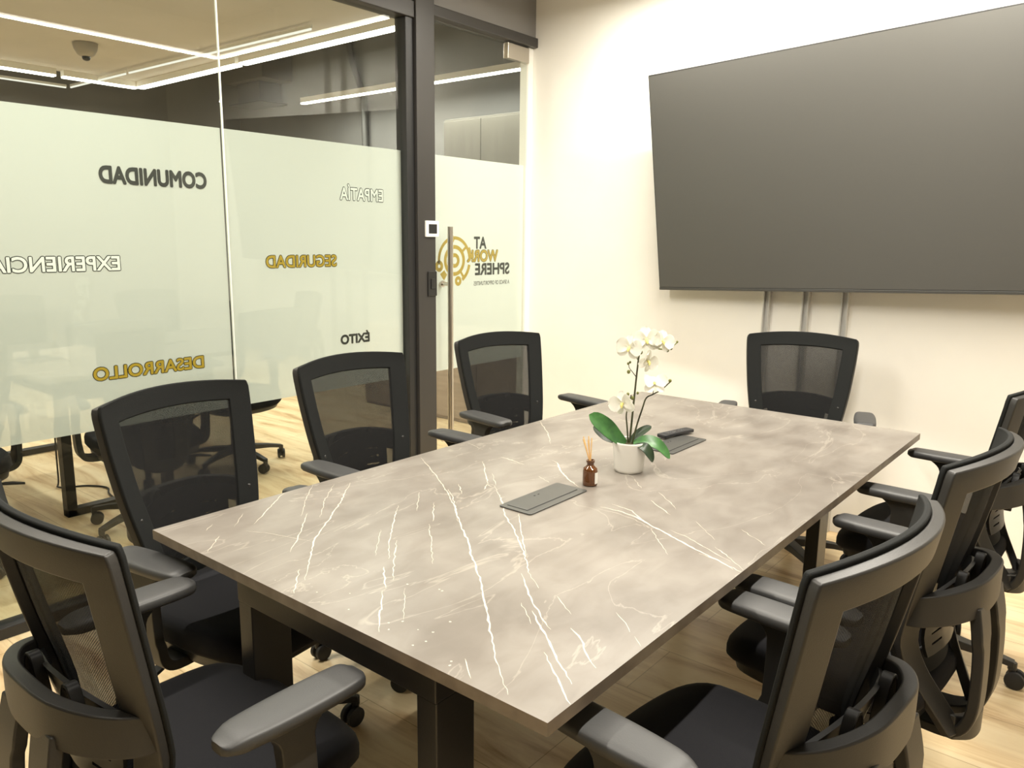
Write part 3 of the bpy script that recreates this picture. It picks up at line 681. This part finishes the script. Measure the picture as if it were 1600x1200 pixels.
    for z, s in ((0.428, 0.90), (0.434, 0.965), (0.448, 1.0), (0.468, 1.0), (0.482, 0.985), (0.491, 0.95), (0.496, 0.88), (0.4975, 0.70), (0.497, 0.45), (0.496, 0.2)):
        r = []
        for k in range(NS):
            a = 2 * PI * k / NS; c, q = math.cos(a), math.sin(a)
            x = math.copysign(abs(c) ** 0.52, c) * 0.250; y = math.copysign(abs(q) ** 0.52, q) * 0.245
            x *= 1 - 0.06 * max(0, -y / 0.245)
            x, y = x * s, y * s + 0.015
            drop = 0.038 * max(0, (y - 0.13) / 0.13) ** 2 - 0.012 * max(0, (abs(x) - 0.12) / 0.13) ** 2 * (z > 0.45)
            r.append(bm.verts.new((x, y, z - drop)))
        rings.append(r)
    for a, b in zip(rings, rings[1:]):
        for k in range(NS): bm.faces.new((a[k], a[(k + 1) % NS], b[(k + 1) % NS], b[k]))
    bm.faces.new(rings[0][::-1]); bm.faces.new(rings[-1])
    finish('seat', bm, M['fabric'], root, angle=60)
    bm = bmesh.new(); rings = []
    for z, s in ((0.362, 0.50), (0.374, 0.76), (0.400, 0.92), (0.430, 0.945)):
        r = []
        for k in range(NS):
            a = 2 * PI * k / NS; c, q = math.cos(a), math.sin(a)
            x = math.copysign(abs(c) ** 0.55, c) * 0.248 * s; y = math.copysign(abs(q) ** 0.55, q) * 0.243 * s + 0.015
            r.append(bm.verts.new((x, y, z - 0.03 * max(0, (y - 0.13) / 0.13) ** 2)))
        rings.append(r)
    for a, b in zip(rings, rings[1:]):
        for k in range(NS): bm.faces.new((a[k], a[(k + 1) % NS], b[(k + 1) % NS], b[k]))
    bm.faces.new(rings[0][::-1]); bm.faces.new(rings[-1])
    finish('seat_shell', bm, M['baseplastic'], root, angle=60)
    bm = bmesh.new(); box(bm, (-0.085, -0.13, 0.345), (0.085, 0.10, 0.392)); box(bm, (-0.06, -0.16, 0.36), (0.06, 0.14, 0.386))
    finish('tilt_mechanism', bm, M['baseplastic'], root, 0.006)
    bm = bmesh.new(); tube(bm, [(0.07, -0.075, 0.368), (0.14, -0.075, 0.362), (0.205, -0.070, 0.352)], 0.005, 8)
    p = [(0.20, -0.070, 0.353), (0.22, -0.068, 0.350), (0.25, -0.064, 0.344), (0.30, -0.056, 0.330)]
    sweep(bm, p, [(0.002, 0.008, 0), (0.002, 0.014, 0), (0.002, 0.016, 0), (0.001, 0.005, 0)], [(0, 0, 0.005)] * 4)
    finish('tilt_lever', bm, M['rubber'], root, 0.002)
    # armrests
    for sx in (-1, 1):
        bm = bmesh.new()
        p = smooth_path([(sx * 0.15, 0.01, 0.402), (sx * 0.25, 0.01, 0.402), (sx * 0.288, 0.01, 0.420), (sx * 0.300, 0.01, 0.465), (sx * 0.304, 0.008, 0.56), (sx * 0.300, 0.006, 0.635), (sx * 0.298, 0.006, 0.663)], 5)
        wv, tv = [], []
        for i, q in enumerate(p):
            d = (p[min(i + 1, len(p) - 1)] - p[max(i - 1, 0)]).normalized()
            wdt = 0.034 + (0.006 if q.z < 0.47 else 0) + 0.040 * max(0, (q.z - 0.62) / 0.043) ** 2
            wv.append((0, wdt, 0)); tv.append(d.cross(Vector((0, 1, 0))).normalized() * (0.013 if q.z < 0.6 else 0.014))
        sweep(bm, p, wv, tv)
        ar = finish('armrest', bm, M['plastic'], root, 0.005, 2, angle=50)
        bm = bmesh.new(); prev = None; rings = []
        tab = smooth_tab([(-0.135, 0.016), (-0.125, 0.029), (-0.09, 0.039), (-0.02, 0.044), (0.06, 0.044), (0.115, 0.041), (0.138, 0.034), (0.147, 0.020)], 3)
        for y, hw in tab:
            e = min(1, (y + 0.137) / 0.03, (0.150 - y) / 0.02); e = max(e, 0.35)
            r = []
            for k in range(20):
                a = 2 * PI * k / 20; c, s = math.cos(a), math.sin(a)
                x = math.copysign(abs(c) ** 0.5, c) * hw; z = math.copysign(abs(s) ** 0.5, s) * 0.0150 * (e ** 0.5)
                r.append(bm.verts.new((sx * 0.293 + x, y + 0.005, 0.678 + z - 0.35 * max(0, -y - 0.09) * 0.2)))
            rings.append(r)
        for a, b in zip(rings, rings[1:]):
            for k in range(20): bm.faces.new((a[k], a[(k + 1) % 20], b[(k + 1) % 20], b[k]))
        bm.faces.new(rings[0][::-1]); bm.faces.new(rings[-1])
        finish('arm_pad', bm, M['pad'], ar, angle=60)
    # gas lift, star base, casters
    bm = bmesh.new(); lathe(bm, [(0.026, 0.10), (0.026, 0.24), (0.024, 0.245), (0.0145, 0.246), (0.0145, 0.352)], 20)
    finish('gas_lift', bm, M['rail'], root)
    bm = bmesh.new(); lathe(bm, [(0.036, 0.082), (0.044, 0.090), (0.044, 0.125), (0.034, 0.135), (0.028, 0.136)], 24)
    for k in range(5):
        a = 2 * PI * k / 5; c, s = math.cos(a), math.sin(a); t = Vector((-s, c, 0))
        p = [(c * 0.03, s * 0.03, 0.108), (c * 0.12, s * 0.12, 0.108), (c * 0.22, s * 0.22, 0.098), (c * 0.305, s * 0.305, 0.082)]
        sweep(bm, p, [t * 0.027, t * 0.024, t * 0.019, t * 0.015], [(0, 0, 0.019), (0, 0, 0.016), (0, 0, 0.012), (0, 0, 0.010)])
        lathe(bm, [(0.014, 0.060), (0.014, 0.088)], 12, (c * 0.30, s * 0.30, 0))
    finish('star_base', bm, M['baseplastic'], root, 0.003)
    for k in range(5):
        a = 2 * PI * k / 5; sw = rnd.uniform(0, 2 * PI); C0 = Vector((math.cos(a) * 0.30, math.sin(a) * 0.30, 0)); ax = Vector((math.cos(sw), math.sin(sw), 0)); f = Vector((-ax.y, ax.x, 0)) * 0.012
        bm = bmesh.new(); cc = C0 + f + Vector((0, 0, 0.030))
        tube(bm, [cc - ax * 0.006, cc + ax * 0.006], 0.020, 14); tube(bm, [C0 + Vector((0, 0, 0.045)), C0 + Vector((0, 0, 0.062))], 0.012, 12)
        ca = finish('caster', bm, M['baseplastic'], root, 0.001)
        for sgn in (-1, 1):
            bm = bmesh.new(); tube(bm, [cc + ax * sgn * 0.0065, cc + ax * sgn * 0.009, cc + ax * sgn * 0.021, cc + ax * sgn * 0.024], [0.026, 0.030, 0.030, 0.024], 20)
            finish('wheel', bm, M['rubber'], ca)
    return root
proto = build_chair()
def place_chair(first, x, y, facing, label, group, lift=0.0, base=0.0, reach=0.0):
    o = proto if first else copy_tree(proto)
    o.location = (x, y, 0); o.rotation_euler = (0, 0, math.radians(facing - 90))
    for c in children(o):
        k = c.name.split('.')[0]
        if k in ('star_base', 'caster'): c.rotation_euler = (0, 0, math.radians(base - (facing - 90)))
        if k == 'armrest' and (lift or reach): c.location = (0, reach, lift)
    tag(o, label, 'chair', group)
    return o
G = 'black mesh office chairs around the meeting table'
# facing: degrees from +X
place_chair(True, -1.345, 0.70, 90, 'black mesh office chair at the near short end of the table, back to the viewer', G, base=54)
place_chair(False, -1.875, 1.13, 9, 'black mesh office chair on the glass side beside the near left table corner', G, 0.0, 63)
place_chair(False, -1.985, 1.815, 0, 'black mesh office chair on the glass side in front of the dark glazing post', G, 0.045, 243)
place_chair(False, -2.03, 2.655, -9, 'black mesh office chair in front of the glass door and its long steel pull', G, 0.06, 20)
place_chair(False, -1.19, 3.465, -73.7, 'black mesh office chair at the far short end of the table, under the television', G, 0.03, 30)
place_chair(False, -0.524, 1.284, 175, 'nearest of the grey framed office chairs along the right side of the table', G, 0.0, 100, 0.022)
place_chair(False, -0.495, 1.975, 176, 'middle of the grey framed office chairs along the right side of the table', G, 0.0, 75, 0.012)
place_chair(False, -0.515, 2.93, 178, 'farthest of the grey framed office chairs along the right side of the table', G, 0.0, 75)
G2 = 'black office chairs in the office beyond the glass'
place_chair(False, -4.47, 2.68, 0, 'black office chair beyond the glass with two casters showing on the lit floor', G2, 0.0, 4)
place_chair(False, -3.82, 1.80, 170, 'black office chair beyond the glass seen through the mesh back of a nearer chair', G2, 0.0, 216)
place_chair(False, -3.98, 0.98, 180, 'black office chair beyond the glass, showing at the far left edge of the picture', G2, 0.0, 20)

# ---------------------------------------------------------------- things on the table
def power_box(y0, y1, label):
    x0, x1 = -1.309, -1.199
    e = tag(empty('table_power_box', ((x0 + x1) / 2, (y0 + y1) / 2, TOP)), label, 'cable box', 'power boxes in the table top')
    hx, hy = (x1 - x0) / 2, (y1 - y0) / 2
    def rounded(bm, hx, hy, r, z0, z1):
        pts = []
        for sx, sy, a0 in ((1, 1, 0), (-1, 1, 90), (-1, -1, 180), (1, -1, 270)):
            for k in range(6):
                a = math.radians(a0 + 18 * k); pts.append((sx * (hx - r) + math.cos(a) * r, sy * (hy - r) + math.sin(a) * r))
        lo = [bm.verts.new((x, y, z0)) for x, y in pts]; hi = [bm.verts.new((x, y, z1)) for x, y in pts]
        n = len(pts); bm.faces.new(lo[::-1]); bm.faces.new(hi)
        for k in range(n): bm.faces.new((lo[k], lo[(k + 1) % n], hi[(k + 1) % n], hi[k]))
    bm = bmesh.new(); rounded(bm, hx, hy, 0.008, 0.0005, 0.004); finish('box_frame', bm, M['box'], e, 0.001)
    bm = bmesh.new(); box(bm, (-hx + 0.018, -hy + 0.018, 0.0038), (hx - 0.026, hy - 0.018, 0.0052)); l = finish('lid', bm, M['box'], e, 0.0006)
    bm = bmesh.new(); box(bm, (hx - 0.026, -hy + 0.018, 0.0039), (hx - 0.0235, hy - 0.018, 0.0046)); box(bm, (-hx + 0.016, -hy + 0.0165, 0.0039), (hx - 0.0235, -hy + 0.018, 0.0045)); finish('lid_seam', bm, M['boxline'], e, smooth=False)
    bm = bmesh.new(); box(bm, (-0.030, -0.012, 0.0050), (-0.026, -0.006, 0.0055)); box(bm, (-0.030, 0.006, 0.0050), (-0.026, 0.012, 0.0055)); finish('lid_notch', bm, M['boxline'], l, smooth=False)
power_box(1.558, 1.828, 'grey flip lid power box in the table top nearer the viewer')
power_box(2.345, 2.605, 'flip lid power box in the table top behind the orchid, under a remote')

e = tag(empty('remote_control', (-1.315, 2.585, TOP + 0.0056), math.radians(-12)), 'black remote control lying across the rear power box', 'remote')
bm = bmesh.new(); sweep(bm, [(0, y, 0.0065 + 0.001 * (abs(y) < 0.07)) for y in (-0.085, -0.08, -0.03, 0.03, 0.08, 0.085)], [(w_, 0, 0) for w_ in (0.016, 0.021, 0.020, 0.020, 0.021, 0.016)], [(0, 0, 0.0062)] * 6)
finish('remote_body', bm, M['remote'], e, 0.004, 3)
bm = bmesh.new()
for i in range(3):
    for j in range(6): lathe(bm, [(0.0035, 0.0130), (0.0035, 0.0146), (0.0025, 0.0150)], 8, (-0.010 + 0.010 * i, -0.055 + 0.013 * j + (0.02 if j > 3 else 0), 0))
finish('remote_buttons', bm, M['button'], e)

def reed_diffuser():
    e = tag(empty('reed_diffuser', (-1.228, 1.882, TOP)), 'small amber glass bottle of scented reeds beside the orchid pot', 'diffuser')
    bm = bmesh.new(); lathe(bm, [(0.018, 0.0), (0.0215, 0.002), (0.0222, 0.006), (0.0222, 0.044), (0.0205, 0.052), (0.013, 0.0585), (0.0105, 0.062), (0.0105, 0.070), (0.0128, 0.0705), (0.0128, 0.077), (0.0090, 0.077), (0.0088, 0.060)], 32, cap1=False)
    finish('bottle', bm, M['amber'], e, angle=35)
    bm = bmesh.new(); prev = None
    for k in range(12):
        a = math.radians(-18 + 6.0 * k); p = [bm.verts.new((math.cos(a) * 0.0224, math.sin(a) * 0.0224, z)) for z in (0.008, 0.042)]
        if prev: bm.faces.new((prev[0], p[0], p[1], prev[1]))
        prev = p
    finish('bottle_label', bm, M['paper'], e, recalc=False)
    for dx, dy, L in ((-0.030, 0.004, 0.142), (-0.022, -0.010, 0.138), (-0.012, 0.004, 0.146), (-0.006, 0.012, 0.140), (-0.018, 0.010, 0.132)):
        bm = bmesh.new(); tube(bm, [(-dx * 0.22, -dy * 0.25, 0.012), (dx * 0.10, dy * 0.1, 0.070), (dx, dy, L)], 0.0016, 6); finish('reed', bm, M['reed'], e)
reed_diffuser()

def orchid():
    e = tag(empty('potted_orchid', (-1.217, 2.085, TOP)), 'white orchid with long green leaves in a white ceramic pot on the table', 'plant')
    # e space: camera-right = R, away = A
    R = Vector((0.7746, 0.6324, 0)); A = Vector((-0.632, 0.775, 0)); Z = Vector((0, 0, 1))
    P = lambda r, a, z: R * r + A * a + Z * z
    bm = bmesh.new(); lathe(bm, [(0.040, 0.0), (0.044, 0.002), (0.0462, 0.010), (0.0535, 0.092), (0.0542, 0.096), (0.0530, 0.098), (0.0478, 0.097), (0.0465, 0.088)], 40, cap1=False); finish('pot', bm, M['pot'], e, angle=60)
    bm = bmesh.new(); lathe(bm, [(0.0465, 0.080), (0.03, 0.087), (0.005, 0.090)], 24); finish('moss', bm, M['soil'], e)
    LROLL = 0.95
    def leaf(pts, wmax, fold, mt, roll=0.0, tipw=0.5):
        sp = smooth_path([P(*p) for p in pts], 5); n = len(sp); bm = bmesh.new()
        prof = smooth_tab([(0, 0.30), (0.25, 0.72), (0.55, 1.0), (0.8, 0.86), (0.93, tipw), (1, 0.06)], 4)
        rows = []
        for i, p in enumerate(sp):
            d = (sp[min(i + 1, n - 1)] - sp[max(i - 1, 0)]).normalized(); side = d.cross(Z)
            side = side.normalized() if side.length > 0.05 else R; up = side.cross(d).normalized()
            side, up = side * math.cos(roll) + up * math.sin(roll), up * math.cos(roll) - side * math.sin(roll)
            w_ = wmax * interp(prof, i / (n - 1))
            rows.append((p, side * w_, up))
        for off in (0.0, 0.0016):
            V = [[bm.verts.new(p + s * k + u * (fold * s.length * abs(k) ** 1.4 - off)) for k in (-1, -0.66, -0.33, 0, 0.33, 0.66, 1)] for p, s, u in rows]
            for a, b in zip(V, V[1:]):
                for k in range(6): bm.faces.new((a[k], a[k + 1], b[k + 1], b[k]) if not off else (a[k], b[k], b[k + 1], a[k + 1]))
        bmesh.ops.remove_doubles(bm, verts=bm.verts, dist=1e-5)
        return finish('leaf', bm, mt, e, angle=180, recalc=False)
    leaf([(-0.012, 0, 0.088), (-0.045, -0.012, 0.112), (-0.085, -0.022, 0.148), (-0.132, -0.028, 0.186)], 0.032, 0.25, M['leaf'], LROLL)
    leaf([(-0.012, 0.01, 0.088), (-0.055, 0.02, 0.098), (-0.085, 0.028, 0.115), (-0.112, 0.03, 0.134)], 0.020, 0.2, M['darkleaf'], LROLL * 0.8)
    leaf([(0.005, 0.01, 0.090), (0.02, 0.02, 0.106), (0.045, 0.03, 0.122), (0.072, 0.035, 0.136)], 0.014, 0.3, M['darkleaf'], -LROLL * 0.7)
    leaf([(0.010, -0.01, 0.092), (0.045, -0.02, 0.104), (0.085, -0.028, 0.090), (0.122, -0.03, 0.050)], 0.024, 0.2, M['leaf'], -LROLL * 0.6)
    leaf([(0.010, -0.025, 0.090), (0.035, -0.05, 0.092), (0.052, -0.058, 0.072), (0.064, -0.060, 0.046)], 0.020, 0.2, M['darkleaf'], -LROLL * 0.5)
    def stem(pts, r, mt=None, nm='stem'):
        sp = smooth_path([P(*p) for p in pts], 6); bm = bmesh.new(); n = len(sp)
        tube(bm, sp, [r * (1.15 - 0.45 * i / (n - 1)) for i in range(n)], 8); return finish(nm, bm, mt or M['stem'], e)
    stem([(0, 0.004, 0.086), (0.005, 0.004, 0.17), (0.010, 0.004, 0.25), (0.014, 0.0, 0.32), (0.018, -0.004, 0.37), (0.030, -0.010, 0.398), (0.042, -0.014, 0.402)], 0.0030)
    stem([(0.056, -0.016, 0.400), (0.075, -0.010, 0.390), (0.098, 0.0, 0.388), (0.118, 0.006, 0.394), (0.134, 0.010, 0.406)], 0.0022, M['greenstem'])
    stem([(0.042, -0.014, 0.402), (0.050, -0.016, 0.401), (0.057, -0.016, 0.400)], 0.0020, M['greenstem'])
    stem([(0.006, -0.004, 0.086), (0.018, -0.012, 0.15), (0.032, -0.018, 0.205), (0.042, -0.02, 0.238), (0.062, -0.02, 0.250), (0.090, -0.012, 0.264), (0.116, -0.004, 0.286)], 0.0026)
    stem([(-0.004, 0.004, 0.086), (-0.010, 0.0, 0.14), (-0.015, -0.006, 0.18), (-0.010, -0.008, 0.21), (-0.002, -0.006, 0.245)], 0.0024)
    stem([(0.012, 0.0, 0.30), (0.0, -0.006, 0.315), (-0.012, -0.01, 0.33), (-0.014, -0.01, 0.342)], 0.0013); stem([(-0.006, -0.008, 0.322), (-0.014, -0.012, 0.318)], 0.001)
    stem([(0.016, -0.004, 0.352), (0.004, -0.014, 0.368), (-0.006, -0.024, 0.385)], 0.0014); stem([(-0.013, -0.006, 0.195), (-0.024, -0.02, 0.205), (-0.034, -0.03, 0.215)], 0.0012)
    stem([(0.062, -0.02, 0.250), (0.062, -0.025, 0.262), (0.060, -0.028, 0.272)], 0.0012)
    def bud(r, a, z, s):
        bm = bmesh.new(); c = P(r, a, z); bmesh.ops.create_icosphere(bm, subdivisions=2, radius=s)
        for v in bm.verts: v.co = Vector((v.co.x, v.co.y, v.co.z * 1.2)) + c
        return finish('bud', bm, M['bud'], e)
    for b in ((0.022, -0.008, 0.378, 0.0055), (0.096, 0.0, 0.394, 0.0052), (0.104, 0.0, 0.385, 0.006), (0.116, 0.005, 0.390, 0.005), (0.122, 0.006, 0.404, 0.0036), (0.135, 0.010, 0.409, 0.0034),
              (-0.014, -0.012, 0.318, 0.0055), (-0.016, -0.010, 0.343, 0.0038), (-0.010, -0.008, 0.347, 0.0036), (0.090, -0.010, 0.275, 0.0080), (0.116, -0.004, 0.290, 0.0050), (-0.013, -0.010, 0.248, 0.0046), (0.018, -0.002, 0.250, 0.0040), (0.002, -0.006, 0.235, 0.0055)):
        bud(*b)
    def flower(pos, nrm, s, roll=0.0, cup=0.25):
        c = P(*pos); n = P(*nrm).normalized(); x = n.cross(Z).normalized(); y = x.cross(n).normalized()
        cr, sr = math.cos(roll), math.sin(roll); x, y = x * cr + y * sr, y * cr - x * sr
        bm = bmesh.new()
        def petal(ang, L, Wd, base, lift):
            ca, sa = math.cos(ang), math.sin(ang); dd = x * ca + y * sa; ss = y * ca - x * sa
            pr = [(0, 0.25), (0.2, 0.62), (0.45, 0.95), (0.65, 1.0), (0.85, 0.78), (0.95, 0.45), (1, 0.12)]
            for off in (0, 0.0009):
                V = []
                for t, wv in pr:
                    q = c + dd * (L * t) + n * (base + lift * t * t * L - off)
                    V.append([bm.verts.new(q + ss * (Wd * wv * k) + n * (0.22 * Wd * (abs(k) ** 1.5) * (1 - t * 0.4) - 0.05 * Wd * math.sin(7 * t + 3 * k))) for k in (-1, -0.5, 0, 0.5, 1)])
                for a, b in zip(V, V[1:]):
                    for k in range(4): bm.faces.new((a[k], a[k + 1], b[k + 1], b[k]) if not off else (a[k], b[k], b[k + 1], a[k + 1]))
        for a in (90, 218, 322): petal(math.radians(a), s * 0.98, s * 0.40, -0.0015, -cup * 0.3)
        for a in (10, 170): petal(math.radians(a), s * 1.0, s * 0.62, 0.0010, cup)
        f = finish('flower', bm, M['petal'], e, angle=180, recalc=False)
        bm = bmesh.new()
        tube(bm, [c + n * 0.001, c + n * (s * 0.18), c + n * (s * 0.30) - y * (s * 0.12), c + n * (s * 0.36) - y * (s * 0.30)], [s * 0.08, s * 0.12, s * 0.11, s * 0.04], 10)
        finish('flower_lip', bm, M['lip'], f)
    flower((-0.018, -0.030, 0.395), (-0.25, -1, 0.10), 0.0407, 0.2)
    flower((0.034, -0.022, 0.418), (0.05, -1, 0.15), 0.0429, -0.1)
    flower((0.084, -0.014, 0.413), (0.45, -1, 0.20), 0.0373, 0.3)
    flower((0.040, -0.016, 0.352), (0.85, -0.8, -0.1), 0.0384, 0.5, 0.4)
    flower((0.062, -0.030, 0.284), (0.1, -0.7, 0.8), 0.0373, 0.0, 0.6)
    flower((-0.030, -0.030, 0.222), (-0.75, -1, 0.0), 0.0407, -0.3, 0.4)
orchid()

# ---------------------------------------------------------------- office beyond the glass
def desk(x0, y0, label):
    e = tag(empty('office_desk', (x0, y0, 0)), label, 'desk', 'office desks beyond the glass')
    bm = bmesh.new(); box(bm, (-0.75, -0.33, 0.715), (0.75, 0.33, 0.74)); finish('desk_top', bm, M['desktop'], e, 0.002)
    for x in (0.72, -0.72):
        bm = bmesh.new()
        for y in (-0.28, 0.25): box(bm, (x - 0.03, y - 0.0, 0.0), (x + 0.03, y + 0.05, 0.714))
        box(bm, (x - 0.03, -0.28, 0.0), (x + 0.03, 0.30, 0.04)); box(bm, (x - 0.03, -0.28, 0.674), (x + 0.03, 0.30, 0.714))
        finish('desk_leg', bm, M['steelblack'], e, 0.003)
    bm = bmesh.new(); box(bm, (-0.5, -0.12, 0.56), (0.5, 0.10, 0.575)); box(bm, (-0.5, -0.12, 0.575), (0.5, -0.11, 0.66)); box(bm, (-0.5, 0.09, 0.575), (0.5, 0.10, 0.66)); box(bm, (-0.3, -0.05, 0.66), (-0.27, 0.0, 0.714)); box(bm, (0.27, -0.05, 0.66), (0.3, 0.0, 0.714))
    finish('cable_tray', bm, M['steelblack'], e, 0.002)
desk(-5.0, 1.85, 'pale office desk whose black loop leg shows below the film left of the nearer chairs')
desk(-5.15, 0.88, 'office desk with a black cable tray beyond the glass at the left picture edge')
def low_cabinet():
    e = tag(empty('storage_cabinet', (-4.35, 4.72, 0)), 'low grey brown cabinet behind the glass door', 'cabinet')
    bm = bmesh.new(); box(bm, (-1.0, -0.2, 0.0), (1.0, 0.24, 0.72)); finish('cabinet_body', bm, M['wood'], e, 0.003)
    for k in range(3):
        x = -0.99 + 0.662 * k; bm = bmesh.new(); box(bm, (x, -0.218, 0.03), (x + 0.655, -0.2, 0.71)); d = finish('cabinet_door', bm, M['wood'], e, 0.002)
low_cabinet()
def monitor(x, y, w_, z0, h_, rz, label):
    e = tag(empty('computer_monitor', (x, y, 0.7405), math.radians(rz)), label, 'monitor', 'monitors on the office desk')
    bm = bmesh.new(); box(bm, (-0.012, -w_ / 2, z0), (0.012, w_ / 2, z0 + h_)); finish('monitor_case', bm, M['deskblack'], e, 0.003)
    bm = bmesh.new(); box(bm, (-0.09, -0.11, 0.0), (0.09, 0.11, 0.010)); box(bm, (-0.03, -0.025, 0.010), (-0.0115, 0.025, z0 + h_ * 0.6)); finish('monitor_stand', bm, M['steelblack'], e, 0.002)
monitor(-4.95, 1.74, 0.42, 0.06, 0.22, 6, 'dark monitor faintly seen through the frosted film above the word desarrollo')
def cable():
    bm = bmesh.new(); tube(bm, smooth_path([(-4.86, 1.80, 0.575), (-4.84, 1.76, 0.35), (-4.83, 1.75, 0.05), (-4.80, 1.74, 0.008), (-4.72, 1.86, 0.006), (-4.60, 1.92, 0.006), (-4.48, 1.88, 0.006), (-4.34, 1.86, 0.006)], 6), 0.005, 6)
    tag(finish('power_cable', bm, M['rubber']), 'black cable hanging from the office desk and lying on the floor', 'cable')
cable()
e = tag(empty('floor_socket', (-1.12, 3.08, 0.0), 0.1), 'small white socket plate on the floor under the far end of the table', 'socket')
bm = bmesh.new(); box(bm, (-0.055, -0.04, 0.0), (0.055, 0.04, 0.012)); finish('socket_plate', bm, M['whitep'], e, 0.003)
bm = bmesh.new()
for x in (-0.022, 0.022): lathe(bm, [(0.010, 0.0115), (0.010, 0.013)], 12, (x, 0, 0))
finish('socket_hole', bm, M['boxline'], e)
# dome camera under the office ceiling
e = tag(empty('dome_camera', (-6.35, 2.77, 2.838)), 'beige dome camera hanging under the office ceiling', 'camera')
bm = bmesh.new(); lathe(bm, [(0.040, -0.092), (0.060, -0.078), (0.078, -0.045), (0.085, -0.015), (0.085, 0.0)], 28); finish('camera_housing', bm, M['greyplastic'], e)
bm = bmesh.new(); lathe(bm, [(0.008, -0.122), (0.022, -0.116), (0.029, -0.104), (0.029, -0.090)], 24); finish('camera_lens', bm, M['bezel'], e)
# things on the dark side wall of the office
YO = 5.7
for pts, r, nm in (([(-6.62, YO - 0.045, 1.2), (-6.62, YO - 0.045, 2.7), (-6.66, YO - 0.045, 2.95), (-6.80, YO - 0.045, 3.25), (-6.87, YO - 0.045, 3.6)], 0.034, 'bent grey conduit on the dark office wall beyond the glass'),):
    bm = bmesh.new(); tube(bm, smooth_path(pts, 6), r, 12)
    for z in (1.8, 2.6): 
        if len(pts) == 2: tube(bm, [(pts[0][0], YO - 0.05, z), (pts[0][0], YO - 0.05, z + 0.04)], r + 0.008, 12)
    tag(finish('conduit', bm, M['pipe']), nm, 'pipe')
e = tag(empty('fan_coil_unit', (-8.25, YO - 0.30, 2.95)), 'grey boxed air unit high on the dark office wall beyond the glass', 'air unit')
bm = bmesh.new(); box(bm, (-0.42, -0.10, 0.22), (0.36, 0.298, 0.56)); finish('unit_casing', bm, M['ductgrey'], e, 0.006)
bm = bmesh.new(); box(bm, (-0.30, 0.0, 0.0), (0.14, 0.298, 0.22)); finish('outlet_duct', bm, M['ductgrey'], e, 0.006)
bm = bmesh.new(); box(bm, (-0.40, -0.06, -0.02), (0.24, 0.298, 0.0)); finish('outlet_flange', bm, M['pipe'], e, 0.004)
e = tag(empty('tall_cupboard', (-4.75, YO, 0.0)), 'tall taupe cupboard seen through the clear upper part of the door', 'cupboard')
bm = bmesh.new(); box(bm, (-0.42, -0.35, 0.0), (0.48, -0.002, 2.50)); finish('cupboard_body', bm, M['panelbeige'], e, 0.004)
for k in range(2):
    bm = bmesh.new(); box(bm, (-0.41 + 0.446 * k, -0.37, 0.05), (0.03 + 0.446 * k, -0.35, 2.48)); finish('cupboard_door', bm, M['panelbeige'], e, 0.003)
